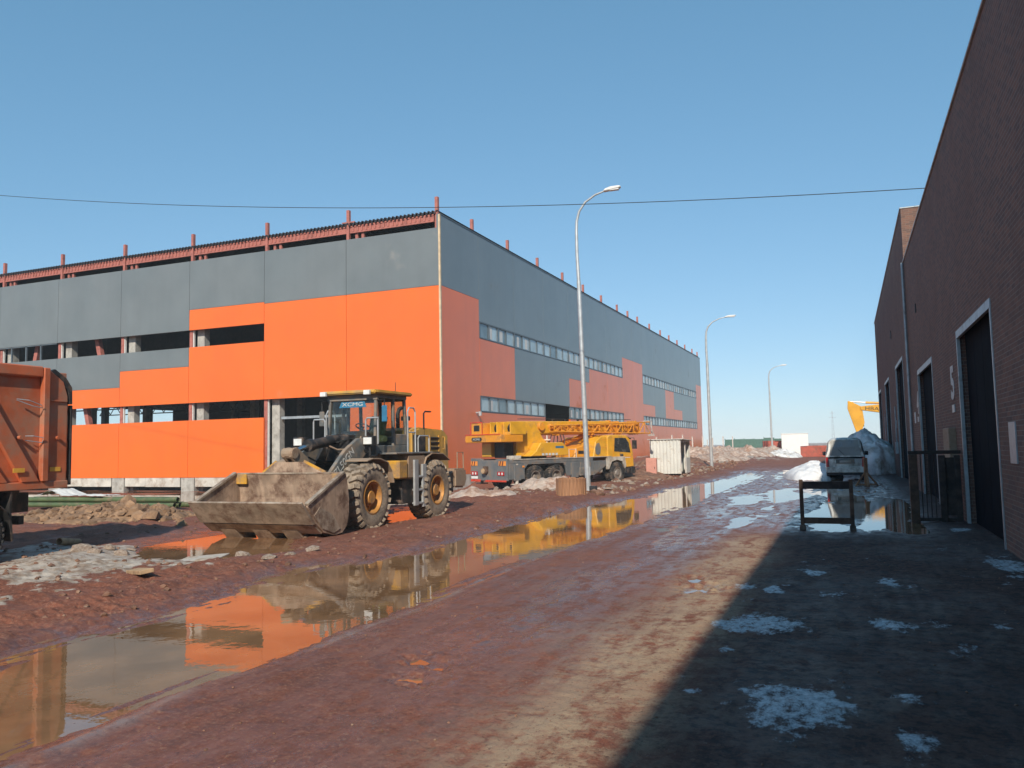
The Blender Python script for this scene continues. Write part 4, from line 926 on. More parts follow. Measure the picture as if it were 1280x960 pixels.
for yy in (9.36, 7.98, 3.0):
    for s in (1, -1):
        o = wheel(tip, 1.25*s-.2*s, yy-6.0, .53, s, .53, .5 if yy > 5 else .34, .29, 'tyre_dark', 'rim_grey', 30, .02, .16)
        if yy == 9.36:
            tp('mudflap', 'truck_black', lambda m: m.prism([(yy+.62,1.28),(yy+.60,.95),(yy+.66,.40),(yy+.69,.40),(yy+.64,.95),(yy+.65,1.28)], 'x', TX-1.25+s*1.03-.24, TX-1.25+s*1.03+.24), 0)
    tp('axle', 'truck_black', lambda m: m.cyl((TX-2.2, yy, .53), (TX-.3, yy, .53), .1, 10), 0)
for yy in (9.36, 7.98):
    for s in (1, -1):
        arc = [(yy+.68*math.cos(t), .53+.68*math.sin(t)) for t in [R(a) for a in range(20, 161, 20)]]
        tp('mudguard', 'truck_black', lambda m: m.prism(arc + [(a-.0, b_-.02) for a, b_ in arc[::-1]], 'x', TX-1.25+s*1.03-.26, TX-1.25+s*1.03+.26), 0)
cab_t = tp('truck_cab', 'truck_orange', lambda m: m.prism([(1.2,.75),(1.1,1.6),(1.35,2.75),(1.6,2.95),(3.0,2.95),(3.2,2.7),(3.2,.95),(2.4,.95),(2.2,.75)], 'x', TX-2.45, TX-.05), .06)
tp('windscreen', 'van_glass', lambda m: m.prism([(1.10,1.72),(1.33,2.62),(1.30,2.64),(1.07,1.74)], 'x', TX-2.25, TX-.25), 0, cab_t)
for x in (TX-2.462, TX-.05): tp('side_window', 'van_glass', lambda m: m.prism([(1.35,1.75),(1.55,2.6),(2.3,2.6),(2.3,1.75)], 'x', x, x+.012), 0, cab_t)
tp('bumper', 'truck_black', lambda m: m.box(TX-2.45, TX-.05, .95, 1.2, .45, .85), .04, cab_t)
tp('fuel_tank', 'steel_light', lambda m: m.cyl((TX-.45, 4.0, .8), (TX-.45, 5.1, .8), .3, 16), .02)

# ------------------------------------------------------------------ truck crane
CZ = -.14
crane = thing('truck_crane', 'yellow truck crane with lowered boom and dark grey carrier deck', 'crane', (-14.53, 38.33, CZ), R(-25))
crane.scale = (1.06, 1.06, 1.06)
def cp(name, mat, fn, bevel=.012, parent=crane, smooth=False):
    m = MB(); fn(m); return m.build(name, mat, parent, bevel, smooth)
for yy in (0., -1.35, 4.35):
    for s in (1, -1): wheel(crane, s*1.06, yy, .54, s, .54, .40, .30, 'tyre_dark', 'rim_grey', 30, .025, .16 if yy < 4 else .05)
    cp('axle', 'loader_black', lambda m: m.cyl((-.95, yy, .54), (.95, yy, .54), .1, 10), 0)
cp('chassis', 'loader_black', lambda m: (m.box(-.45, .45, -3.0, 5.4, .62, 1.05)), .02)
deck = cp('deck', 'crane_grey', lambda m: m.box(-1.24, 1.24, -3.0, 2.55, 1.2, 1.36), .015)
for s in (-1, 1):
    cp('deck_edge', 'crane_deck', lambda m: m.box(min(s*1.0, s*1.27), max(s*1.0, s*1.27), -2.75, 3.9, 1.362, 1.40), .006, deck)
    x0, x1 = (1.16, 1.25) if s > 0 else (-1.25, -1.16)
    for pl_ in ([(-2.98,.5),(-2.98,1.2),(-2.05,1.2),(-2.05,.5)], [(.68,.55),(.55,1.2),(3.5,1.2),(3.5,.95),(2.6,.5)]): cp('skirt', 'crane_grey', lambda m: m.prism(pl_, 'x', x0, x1), .01)
    cp('fender', 'crane_deck', lambda m: (m.prism([(3.55,.75),(3.55,1.36),(4.95,1.36),(5.05,.9),(4.95,.75),(4.75,1.12),(4.35,1.2),(3.95,1.12),(3.72,.75)], 'x', x0, x1),), .01)
    cp('fender', 'crane_grey', lambda m: m.prism([(-2.05,.95),(-2.05,1.2),(.55,1.2),(.62,.95),(.45,1.15),(-1.85,1.15)], 'x', x0, x1), .008)
    for (ya, yb_) in ((-2.7, -2.3), (1.0, 1.45)): cp('outrigger_box', 'crane_grey', lambda m: m.box(x0-.03, x1+.03, ya, yb_, .45, 1.15), .01)
    cp('outrigger_jack', 'crane_deck', lambda m: (m.cyl((s*1.2, -2.5, .30), (s*1.2, -2.5, 1.19), .08, 10), m.box(s*1.2-.2, s*1.2+.2, -2.7, -2.3, .26, .31)), .006)
    cp('marker_light', 'hazard_orange', lambda m: m.box(s*1.262-.01, s*1.262+.01, -2.2, -2.08, 1.02, 1.1), 0)
cp('cross_outrigger', 'crane_grey', lambda m: (m.box(-1.15, 1.15, -2.75, -2.3, .62, .95), m.box(-1.15, 1.15, 1.0, 1.4, .62, .95)), .01)
rear = cp('rear_panel', 'crane_grey', lambda m: m.prism([(-1.25,.45),(1.25,.45),(1.25,1.42),(.55,1.42),(.35,1.33),(-.35,1.33),(-.6,1.45),(-1.25,1.45)], 'y', -3.12, -3.0), .012)
cp('red_bar', 'crane_red', lambda m: (m.box(-1.23, -.55, -3.15, -3.121, .40, .50), m.box(-.2, 1.2, -3.15, -3.121, .40, .48)), .004, rear)
for x in (-1.22, .72):
    cp('hazard_plate', 'hazard_orange', lambda m: m.box(x, x+.46, -3.14, -3.121, 1.12, 1.32), 0, rear)
    cp('hazard_stripe', 'hazard_dark', lambda m: [m.prism([(x+.04+k*.16, 1.12), (x+.11+k*.16, 1.12), (x+.16+k*.16, 1.32), (x+.09+k*.16, 1.32)], 'y', -3.146, -3.141) for k in range(2)], 0, rear)
for x in (-1.2, .62):
    cp('tail_light', 'tail_red', lambda m: m.box(x, x+.45, -3.15, -3.121, .68, .86), .008, rear)
    cp('lens', 'lamp_glass', lambda m: [m.box(x+.09+k*.2, x+.17+k*.2, -3.158, -3.151, .72, .82) for k in range(2)], 0, rear)
cp('number_plate', 'white_paint', lambda m: m.box(-1.2, -.75, -3.14, -3.121, .53, .64), 0, rear)
cp('tow_hook', 'rust', lambda m: (m.cyl((-.15, -3.28, .88), (-.15, -3.12, .88), .15, 16), m.box(-.3, .0, -3.2, -3.121, .95, 1.1)), .01, rear)
cp('tow_cap', 'wood_pale', lambda m: m.cyl((-.17, -3.33, .88), (-.17, -3.281, .88), .12, 16), .01, rear)
# slewing upper works
cp('turntable', 'loader_black', lambda m: m.cyl((0, -.4, 1.36), (0, -.4, 1.5), .7, 24), .02)
sup = cp('turret', 'crane_yellow', lambda m: (m.prism([(-1.9,1.5),(1.1,1.5),(1.1,1.75),(.6,2.05),(-.2,2.3),(-.7,3.0),(-1.7,3.1),(-1.95,2.6)], 'x', .42, .60), m.prism([(-1.9,1.5),(1.1,1.5),(1.1,1.75),(.6,2.05),(-.2,2.3),(-.7,3.0),(-1.7,3.1),(-1.95,2.6)], 'x', -.60, -.42),
    m.box(-.42, .42, -1.9, 1.0, 1.5, 1.62)), .015)
cp('side_cover', 'crane_yellow', lambda m: m.prism([(-1.6,1.5),(.95,1.5),(.95,1.82),(.55,2.12),(-.9,2.12),(-1.2,1.75)], 'x', .62, 1.15), .03, sup)
cp('cover_letters', 'letter_white', lambda m: [m.box(1.152, 1.156, -.85+k*.22, -.70+k*.22, 1.53, 1.63) for k in range(5)], 0, sup)
cp('cover_badge', 'sticker_blue', lambda m: m.box(1.151, 1.155, .05, .6, 1.85, 1.95), 0, sup)
cw = cp('counterweight', 'crane_orange', lambda m: m.prism([(-1.28,2.16),(1.1,2.16),(1.1,2.5),(-1.28,2.5),(-1.36,2.42),(-1.36,2.22)], 'y', -3.35, -1.96), .025)
cp('trim_line', 'crane_red', lambda m: (m.box(-1.34, 1.1, -3.37, -3.352, 2.505, 2.54), m.box(-.92, -.14, -3.37, -3.352, 3.06, 3.10), m.box(-.95, -.91, -3.37, -3.352, 2.54, 3.1), m.box(-.14, -.10, -3.37, -3.352, 2.54, 3.1)), 0, cw)
wb = cp('winch_housing', 'crane_orange', lambda m: m.box(-.9, -.15, -3.34, -2.5, 2.50, 3.05), .02, cw)
cp('housing_window', 'loader_black', lambda m: m.box(-.72, -.32, -3.352, -3.335, 2.68, 2.95), .008, cw)
pl = cp('badge', 'loader_black', lambda m: m.prism([(-.82,2.22),(-.22,2.22),(-.16,2.29),(-.16,2.33),(-.22,2.40),(-.82,2.40),(-.88,2.33),(-.88,2.29)], 'y', -3.365, -3.351), 0, cw)
text_mesh('badge_lettering', 'XCMG', .15, 'letter_white', pl, axes((-.52, -3.37, 2.31), (1,0,0), (0,0,1), (0,-1,0)), .003, (1.15, .9))
for (xx, yy) in ((.05, -2.6), (.62, -2.3)):
    w_ = cp('winch', 'crane_yellow', lambda m: (m.box(xx, xx+.06, yy-.45, yy+.5, 2.5, 3.08), m.box(xx+.44, xx+.5, yy-.45, yy+.5, 2.5, 3.08), m.box(xx+.06, xx+.44, yy-.42, yy-.36, 2.5, 2.62)), .012, cw)
    cp('winch_drum', 'loader_black', lambda m: (m.cyl((xx+.06, yy, 2.78), (xx+.44, yy, 2.78), .17, 16), m.cyl((xx+.06, yy, 2.78), (xx+.09, yy, 2.78), .24, 16), m.cyl((xx+.41, yy, 2.78), (xx+.44, yy, 2.78), .24, 16)), 0, cw)
cp('rear_body', 'crane_yellow', lambda m: m.box(-.95, -.3, -2.7, -1.95, 1.5, 2.155), .03, sup)
cp('engine_box', 'loader_black', lambda m: m.box(-.28, .41, -2.5, -1.95, 1.45, 2.15), .02, sup)
# boom sections, lowered to the front
boom = cp('boom', 'crane_yellow', lambda m: m.prism([(-.33,-.28),(-.18,-.36),(.18,-.36),(.33,-.28),(.33,.30),(-.33,.30)], 'y', -1.75, 4.9), .03)
boom.location = (0, 0, 2.84); boom.rotation_euler = (R(.4), 0, 0)
for k, (w_, y0, y1) in enumerate(((.29, 4.9, 5.6), (.25, 5.6, 6.2), (.21, 6.2, 6.9))):
    cp('boom_section', 'crane_yellow' if k % 2 else 'crane_orange', lambda m: m.box(-w_, w_, y0, y1, -w_, w_), .02, boom)
    cp('boom_collar', 'crane_orange', lambda m: (m.box(-w_-.05, w_+.05, y0-.02, y0+.1, w_, w_+.06), m.box(-w_-.05, w_+.05, y0-.02, y0+.1, -w_-.06, -w_), m.box(w_, w_+.05, y0-.02, y0+.1, -w_, w_), m.box(-w_-.05, -w_, y0-.02, y0+.1, -w_, w_)), .008, boom)
cp('boom_head', 'crane_orange', lambda m: [m.prism([(6.85,-.32),(7.25,-.42),(7.45,-.25),(7.4,.15),(7.1,.34),(6.85,.25)], 'x', x-.025, x+.025) for x in (-.26, -.09, .09, .26)], .008, boom)
cp('sheave', 'loader_black', lambda m: [m.cyl((x-.03, 7.18, z), (x+.03, 7.18, z), .17, 16) for x in (-.17, 0, .17) for z in (-.18, .16)], 0, boom)
def lattice(m, x, y0, y1, w0, w1, h0, h1, zc, n=12):
    P_ = []
    for i in range(n+1):
        t = i/n; w_ = w0+(w1-w0)*t; h_ = h0+(h1-h0)*t; y = y0+(y1-y0)*t
        P_.append([(x-w_, y, zc-h_), (x+w_, y, zc-h_), (x+w_, y, zc+h_), (x-w_, y, zc+h_)])
    for j in range(4): m.tube([p[j] for p in P_], .035, 6)
    for i in range(n):
        for j in range(4):
            a, b_ = P_[i][j], P_[i+1][(j+1) % 4]
            if i % 2: a, b_ = P_[i][(j+1) % 4], P_[i+1][j]
            m.tube([a, b_], .02, 5)
            m.tube([P_[i][j], P_[i][(j+1) % 4]], .018, 5)
cp('lattice_jib', 'crane_orange', lambda m: lattice(m, .62, .4, 7.6, .16, .20, .14, .30, -.06, 16), 0, boom)
cp('jib_bracket', 'crane_orange', lambda m: [m.box(.30, .82, y, y+.08, -.40, -.34) for y in (.6, 3., 5.2)], .006, boom)
cp('jib_head', 'post_pale', lambda m: (m.tube([(.45,7.55,.30),(.5,8.0,-.42)],.022,6), m.tube([(.80,7.55,.30),(.75,8.0,-.42)],.022,6), m.tube([(.45,7.55,.30),(.6,8.05,.32)],.022,6), m.tube([(.6,8.05,.32),(.62,8.0,-.42)],.022,6), m.tube([(.8,7.55,.3),(.6,8.05,.32)],.022,6), m.box(.45,.8,7.9,8.02,-.50,-.42)), 0, boom)
for (yy, rr) in ((-.1, .2), (.55, .13)): cp('hose_reel', 'crane_orange', lambda m: m.cyl((.325, yy, .05), (.45, yy, .05), rr, 16), .01, boom)
for k in range(5): cp('boom_bracket', 'crane_orange', lambda m: m.box(.325, .40, 1.0+.7*k, 1.2+.7*k, -.12, .12), .008, boom)
for k in range(4): cp('cable_clip', 'loader_black', lambda m: m.box(-.04, .04, 1.+.9*k, 1.1+.9*k, .29, .40), .006, boom)
cp('rope', 'loader_black', lambda m: [m.tube([(x,-1.2,.42),(x,6.9,.40)], .012, 5) for x in (-.08, .1)], 0, boom)
cp('hook_block', 'white_paint', lambda m: (m.tube([(.66,-.02,-.38),(.66,-.02,-.75)],.03,6), m.box(.5,.82,-.1,.06,-.62,-.56)), .005, boom)
cp('derrick_ram', 'crane_orange', lambda m: (m.cyl((0, .3, 1.75), (0, 2.1, 2.15), .15, 14), m.cyl((0, 2.1, 2.15), (0, 3.2, 2.42), .10, 14)), 0, sup, True)
cp('boom_rest', 'crane_orange', lambda m: (m.beam((.35, 3.2, 1.4), (.35, 3.45, 2.5), .12, .12), m.beam((-.35, 3.2, 1.4), (-.35, 3.45, 2.5), .12, .12), m.box(-.5, .5, 3.4, 3.52, 2.45, 2.55)), .008)
opc = cp('operator_cab', 'crane_yellow', lambda m: m.prism([(-1.4,1.5),(.35,1.5),(.45,2.1),(.2,2.85),(-1.3,2.85)], 'x', -1.22, -.64), .03)
cp('cab_window', 'crane_glass', lambda m: m.prism([(-1.1,2.0),(.34,2.0),(.12,2.72),(-1.1,2.72)], 'x', -1.235, -1.221), 0, opc)
# carrier: engine cover, sleeper, driver's cab
ec = cp('engine_cover', 'crane_orange', lambda m: m.prism([(1.45,1.37),(2.6,1.37),(2.6,1.9),(2.3,2.0),(1.6,1.85)], 'x', -.6, 1.0), .04)
cp('cover_slot', 'loader_black', lambda m: m.box(1.001, 1.012, 1.75, 2.4, 1.55, 1.70), 0, ec)
sl = cp('sleeper_box', 'crane_yellow', lambda m: m.prism([(2.62,1.37),(3.62,1.37),(3.62,2.62),(3.2,2.62),(2.8,2.3)], 'x', -1.18, 1.2), .03)
cp('intake_panel', 'crane_grey', lambda m: m.prism([(2.80+.14*(1-math.cos(t))+0, 1.9+.33*math.sin(t)) for t in []] or [(2.78,1.6),(2.95,1.5),(3.12,1.6),(3.16,1.95),(3.05,2.25),(2.88,2.2),(2.77,1.95)], 'x', 1.201, 1.22), 0, sl)
cp('rib', 'crane_orange', lambda m: (m.box(1.201, 1.215, 3.2, 3.6, 2.42, 2.46), m.box(1.201, 1.215, 3.2, 3.6, 1.95, 1.98)), 0, sl)
cab = cp('driver_cab', 'crane_yellow', lambda m: m.prism([(3.66,.95),(3.66,2.70),(3.85,2.86),(5.15,2.84),(5.42,2.62),(5.66,1.75),(5.70,.82),(4.98,.78),(4.85,1.25),(4.35,1.38),(3.85,1.25),(3.75,.95)], 'x', -1.22, 1.22), .05)
for s in (-1, 1):
    x = s*1.222
    cp('side_window', 'crane_glass', lambda m: m.prism([(4.15,1.82),(4.22,2.66),(5.05,2.66),(5.30,2.35),(5.42,1.72)], 'x', x-.008, x+.008), 0, cab)
    cp('door_seam', 'crane_orange', lambda m: (m.box(x-.006, x+.006, 4.08, 4.105, 1.2, 2.75), m.box(x-.006, x+.006, 5.45, 5.47, .85, 1.7), m.box(x-.007, x+.007, 4.1, 5.6, 1.46, 1.50)), 0, cab)
    cp('door_handle', 'loader_black', lambda m: m.box(x-.02, x+.02, 4.6, 4.85, 1.50, 1.66), .01, cab)
    cp('mirror', 'loader_black', lambda m: (m.box(s*1.42-.10, s*1.42+.10, 5.45, 5.6, 1.95, 2.5), m.tube([(s*1.2, 5.3, 2.65), (s*1.42, 5.5, 2.65), (s*1.42, 5.52, 2.45)], .02, 6)), .02, cab)
    cp('headlight', 'lamp_glass', lambda m: m.box(s*.85-.2, s*.85+.2, 5.80, 5.83, .55, .72), .01, cab)
cp('windscreen', 'crane_glass', lambda m: m.prism([(5.46,2.58),(5.68,1.76),(5.70,1.77),(5.48,2.59)], 'x', -1.08, 1.08), 0, cab)
cp('sun_visor', 'loader_black', lambda m: m.prism([(5.40,2.68),(5.66,2.58),(5.66,2.62),(5.40,2.74)], 'x', -1.1, 1.1), .006, cab)
cp('bumper', 'loader_black', lambda m: (m.box(-1.24, 1.24, 5.45, 5.8, .38, .82), m.box(-1.0, 1.0, 5.70, 5.80, .85, 1.25)), .04, cab)
cp('side_step', 'loader_black', lambda m: [m.box(s*1.1-.15, s*1.1+.15, 4.98, 5.44, .42, .78) for s in (-1, 1)], .02, cab)
cp('stripe', 'white_paint', lambda m: m.box(1.221, 1.227, 4.12, 5.4, 1.40, 1.44), 0, cab)

cab.scale.z = .80; cab.location.z = .17; sl.scale.z = .80; sl.location.z = .272
for k in range(7): cp('skirt_rib', 'loader_grey', lambda m: m.box(1.25, 1.275, .95+.33*k, .99+.33*k, .62, 1.15), 0)
cp('toolbox', 'loader_grey', lambda m: m.box(1.0, 1.27, 1.55, 2.35, .50, .92), .02)
cp('air_tank', 'crane_deck', lambda m: m.cyl((1.02, 2.5, .72), (1.02, 3.3, .72), .17, 14), .02)
cp('deck_box', 'crane_deck', lambda m: m.box(.75, 1.2, -2.7, -2.2, 1.40, 1.55), .015)
cp('deck_rail', 'post_pale', lambda m: m.tube([(1.2, .9, 1.4), (1.2, .9, 1.78), (1.2, 1.4, 1.78), (1.2, 1.4, 1.4)], .018, 6), 0)
def turret_hoses(m):
    random.seed(6)
    for k in range(5):
        a = Vector((.62, .9-.25*k, 1.75)); b_ = Vector((.45, 1.3-.2*k, 2.5)); c = (a+b_)/2+Vector((.25, random.uniform(-.2, .2), -.15))
        m.tube([a*(1-t)**2+c*2*t*(1-t)+b_*t*t for t in [i/7 for i in range(8)]], .022, 6)
cp('hose_bundle', 'rubber_hose', turret_hoses, 0, sup, True)
cp('beacon', 'hazard_orange', lambda m: m.cyl((-.4, 4.4, 2.86), (-.4, 4.4, 3.0), .06, 10), .01, cab)
cp('wheel_arch_liner', 'loader_black', lambda m: m.box(-1.15, 1.15, -2.0, .6, 1.06, 1.15), 0)

# ------------------------------------------------------------------ street lamps
def lamp_mesh():
    t = thing('street_lamp', '', 'street lamp')
    zb = .0
    m = MB(); m.tube([(0,0,-.3),(0,0,3),(0,0,8.5)], .115, 14, .085); m.cyl((0,0,3.0),(0,0,3.04),.115,14); m.build('pole', 'galvanised', t, 0, True)
    m = MB(); m.box(-.14,.14,-.14,.14,-.1,.03); m.build('base_flange', 'galvanised', t, .01)
    m = MB(); pts = [(0,0,8.5),(-.02,0,9.6),(0,0,10.6),(.03,0,11.0),(.15,0,11.4),(.42,0,11.75),(.85,0,12.0),(1.3,0,12.12)]
    m.tube(pts, .075, 12, .035); m.build('arm', 'galvanised', t, 0, True)
    m = MB(); m.prism([(1.2,12.07),(1.25,12.17),(1.5,12.24),(1.85,12.24),(1.94,12.19),(1.86,12.13),(1.5,12.09)], 'y', -.11, .11); h = m.build('luminaire', 'white_paint', t, .03)
    m = MB(); m.box(1.45,1.84,-.09,.09,12.075,12.115); m.build('lens', 'lamp_glass', h, .01)
    m = MB(); m.box(.09,.13,-.05,.05,.6,.95); m.build('hatch', 'galvanised', t, .005)
    return t
L0 = lamp_mesh()
lamps = [(-9.68, 31.13, R(4), 'galvanised street lamp rising beside the wooden drum and yellow crane'),
         (-9.55, 62.0, R(8), 'galvanised street lamp standing just beyond the corrugated white shed'),
         (-8.95, 108.0, R(8), 'distant pale street lamp standing near the white site cabin')]
for i, (x, y, rz, lab) in enumerate(lamps):
    o = L0 if i == 0 else copy_tree(L0)
    o.location = (x, y, gz(x, y)-.02); o.rotation_euler.z = rz; o.rotation_euler.y = R(-1.1) if i == 0 else R(-.3); o.scale = (1, 1, 1) if i == 0 else (1.18, 1, .935); o['label'] = lab; o['group'] = 'street lamps along the road'

# ------------------------------------------------------------------ overhead cable
pts = []
for i in range(49):
    d_ = 66*i/48; pts.append(Vector((2.45-d_, 25.4-.02*d_, 9.05 + .0673*d_ + .00162*d_*d_)))
m = MB(); m.tube(pts, .012, 6); tag(m.build('overhead_cable', 'rubber_hose', None, 0, True), 'thin black overhead cable hanging in a shallow sag across the sky', 'cable')

# ------------------------------------------------------------------ heaps (snow, sand, spoil): closed uneven mounds on the ground
def heap(name, label, cat, cx, cy, rx, ry, h, mat, seed, n=64, rough=.35, power=1.3, group=None, rz=0., freq=2.2, fine=.10):
    k = np.linspace(-1.08, 1.08, n); U, V = np.meshgrid(k, k)
    r = np.sqrt(U*U+V*V)
    ca, sa = math.cos(rz), math.sin(rz)
    X = cx + ca*U*rx - sa*V*ry; Y = cy + sa*U*rx + ca*V*ry
    edge = r*(1+.22*fbm(U*1.5+seed, V*1.5, 3, seed))
    base = np.clip(1-edge, 0, 1)**(1/power)
    n1 = fbm(X*freq+seed, Y*freq, 5, seed+3, .6)
    gr = ground_fields(X.ravel(), Y.ravel())[0].reshape(X.shape)
    zz = base*h*(1+rough*n1) + fine*h*fbm(X*freq*3, Y*freq*3, 4, seed+9)*np.minimum(1, base*3)
    Zs = np.where(base > 0, gr + np.maximum(zz, 0), gr-.06)
    b_ = float(gr.min())-.25
    vs_ = np.stack([X.ravel(), Y.ravel(), Zs.ravel()], 1)
    me = bpy.data.meshes.new(name)
    fs_ = [(j*n+i, j*n+i+1, (j+1)*n+i+1, (j+1)*n+i) for j in range(n-1) for i in range(n-1)
           if base[j, i] > 0 or base[j+1, i] > 0 or base[j, i+1] > 0 or base[j+1, i+1] > 0]
    o0 = Vector((cx, cy, gz(cx, cy)))
    me.from_pydata((vs_-np.array(o0)).tolist(), [], fs_); me.update(); me.shade_smooth()
    bm = bmesh.new(); bm.from_mesh(me)
    bmesh.ops.delete(bm, geom=[v for v in bm.verts if not v.link_faces], context='VERTS')
    bm.to_mesh(me); bm.free()
    o = link(name, me, mat); o.location = o0
    return tag(o, label, cat, group)
SH = heap('sand_heap', 'brown clayey sand heap beside the tail of the orange tipper truck', 'sand heap', -19.7, 17.0, 3.1, 1.7, .42, 'sand', 5, 110, .8, 1.25, None, R(8), 1.6)
heap('snow_heap', 'big grey snow heap piled against the taller brick hall behind the silver van', 'snow heap', .95, 53., 1.8, 4.4, 2.6, 'snow', 8, 90, .22, 2.6, None, 0, .9, .035)
heap('snow_heap', 'low bright snow heap lying beside the silver van', 'snow heap', -1.75, 45.4, 1.5, 2.8, .85, 'snow_clean', 12, 70, .35, 2.0, None, 0, 1.2, .06)
heap('spoil_heap', 'dirty snow and soil heap in front of the crane wheels', 'spoil heap', -11.7, 32.6, 2.3, 1.3, .60, 'snow_dirty', 17, 70, .55, 1.4, None, R(-20), 1.7)
heap('spoil_heap', 'low muddy snow ridge between the wheel loader and the crane', 'spoil heap', -13.6, 28.6, 1.8, .9, .30, 'snow_dirty', 21, 50, .5, 1.4, None, 0, 1.6)
heap('spoil_heap', 'reddish soil heap beyond the front of the crane cab', 'spoil heap', -11.9, 45.4, 2.3, 2.6, .55, 'clod', 23, 56, .5, 1.4, None, 0, 1.2)
FARH = [(-13.5, 66., 3., 4., .6, 'clod', 'reddish soil heap between the corrugated shed and the second lamp'), (-11.5, 78., 2.8, 5., .6, 'snow_dirty', 'muddy snow heap on the verge beyond the second lamp'),
        (-15., 88., 3.4, 6., .9, 'snow_dirty', 'broad muddy snow heap beside the bare fence posts'), (-10.8, 97., 3.0, 6., .85, 'snow_dirty', 'brownish snow heap in front of the green fence'),
        (-9., 108., 2.4, 5., .9, 'snow_dirty', 'dirty snow heap at the foot of the distant lamp'), (-16., 112., 4, 6, 1.0, 'snow_dirty', 'wide dirty snow heap close to the far corner of the hall'), (-7.2, 103., 2.0, 4., .75, 'snow', 'pale snow heap just in front of the white cabin')]
for k, (x, y, rx, ry, h, mt, lab) in enumerate(FARH):
    heap('far_heap', lab, 'heap', x, y, rx, ry, h, mt, 31+k, 56, .7, 1.9, 'heaps of snow and soil along the far verge', 0, 1.1)
# ------------------------------------------------------------------ green pipes and the sheet on them
random.seed(21)
for k in range(6):
    r = .085; row = 0 if k < 4 else 1; col_ = k if k < 4 else k-4
    x0, y0 = -25.6, 19.2 + col_*.2 + row*.1; z0 = gz(-22, 19.5) + .16 + row*.17
    L = 6.2 + random.uniform(-.3, .3); dx = random.uniform(-.2, .2)
    def ring(m):
        n = 14
        m.cyl((-L/2, 0, 0), (L/2, 0, 0), r, n, None, False); m.cyl((-L/2, 0, 0), (L/2, 0, 0), r*.88, n, None, False)
        for e in (-L/2, L/2):
            vs_ = [(e, rr*math.cos(2*math.pi*i/n), rr*math.sin(2*math.pi*i/n)) for rr in (r, r*.88) for i in range(n)]
            m.add(vs_, [(i, (i+1) % n, n+(i+1) % n, n+i) for i in range(n)])
    m = MB(); ring(m); o = m.build('green_pipe', 'pipe_green', None, 0, True)
    o.location = (x0+L/2+dx, y0, z0+r); o.rotation_euler = (0, 0, R(4+random.uniform(-1.2, 1.2)))
    tag(o, 'long dark green pipe in the bundle lying behind the sand heap', 'pipe', 'green pipes bundled behind the sand heap')
for k, x in enumerate((-24.2, -21.2)):
    m = MB(); m.box(-.08,.08,-.55,.55,0,.16); o = m.build('timber_bearer', 'wood_pale', None, .01); zb = gz(-22, 19.5)+.005
    o.location = (x, 19.55, zb); tag(o, 'timber bearer carrying the green pipe bundle', 'timber', 'bearers below the green pipes')
n = 26; vs_ = []; zs_ = gz(-22, 19.5)+.54
U_, V_ = np.meshgrid(np.arange(n)/(n-1), np.arange(n)/(n-1)); NZ = fbm(U_*5, V_*2.5, 4, 17)
for j in range(n):
    for i in range(n):
        x = -25.4+3.0*i/(n-1)+.15*NZ[j, i]; y = 19.15+.8*j/(n-1); z = zs_ + max(0, .22*math.exp(-((x+24.7)/.45)**2)+.10*NZ[j, i])
        vs_.append((x, y, z))
m = MB(); m.add(vs_, [(j*n+i, j*n+i+1, (j+1)*n+i+1, (j+1)*n+i) for j in range(n-1) for i in range(n-1)])
m.add([(a, b_, c-.01) for a, b_, c in vs_], [(j*n+i, (j+1)*n+i, (j+1)*n+i+1, j*n+i+1) for j in range(n-1) for i in range(n-1)])
tag(m.build('plastic_sheet', 'sheet_white', None, 0, True), 'crumpled white plastic sheet lying on the green pipes', 'sheet')
# ------------------------------------------------------------------ slatted wooden drum by the lamp
drum = thing('wooden_drum', 'weathered slatted wooden drum standing at the foot of the street lamp', 'drum', (-9.45, 28.3, gz(-9.45, 28.3)-.03), R(12))
random.seed(9); nS = 26
for k in range(nS):
    a0 = 2*math.pi*k/nS; w_ = 2*math.pi*.53/nS*.97; hh = .66+random.uniform(-.02, .02); rr = .53+random.uniform(-.012, .012)
    m = MB(); m.box(-.018, .018, -w_/2, w_/2, 0, hh); o = m.build('slat', 'wood_brown', drum, .004)
    o.location = (rr*math.cos(a0), rr*math.sin(a0), 0); o.rotation_euler = (0, 0, a0)
m = MB(); m.lathe([(.12, .49), (.16, .515), (.20, .49)], (0,0,0), 'z', 26); m.cyl((0,0,.52),(0,0,.56),.50,24); m.build('drum_disc', 'wood_brown', drum, 0)
# ------------------------------------------------------------------ corrugated shed, pink box
shed = thing('corrugated_shed', 'white corrugated metal shed with an open end by the far verge', 'shed', (-9.85, 48.3, gz(-9.9, 48.3)-.05), R(-2))
def corr(L, axis):
    m = []; x = -L/2; k = 0
    while x < L/2-.01: m += [(x, 0), (x+.07, 0), (x+.10, .035), (x+.16, .035)]; x += .2
    return m
def cw_(name, L, z0, z1, loc, rz):
    pr = corr(L, 'x'); m = MB(); m.prism(pr + [(a, b_-.008) for a, b_ in pr[::-1]], 'z', z0, z1); o = m.build(name, 'shed_white', shed); o.location = loc; o.rotation_euler = (0,0,rz); return o
cw_('wall_sheet', 1.75, 0, 1.98, (.0, -1.25, 0), R(180)); cw_('wall_sheet', 1.75, 0, 1.9, (.0, 1.25, 0), 0); cw_('wall_sheet', 2.4, 0, 1.95, (-.9, 0, 0), R(90))
m = MB(); m.prism([(-1.35,1.98),(1.35,1.90),(1.35,1.94),(-1.35,2.02)], 'x', -1.0, 1.05); m.build('roof', 'shed_white', shed, .006)
m = MB(); [m.box(.86,.92,y-.03,y+.03,0,1.92) for y in (-1.2,0,1.2)]; m.box(.86,.92,-1.17,1.17,1.82,1.9); m.build('frame', 'post_pale', shed)
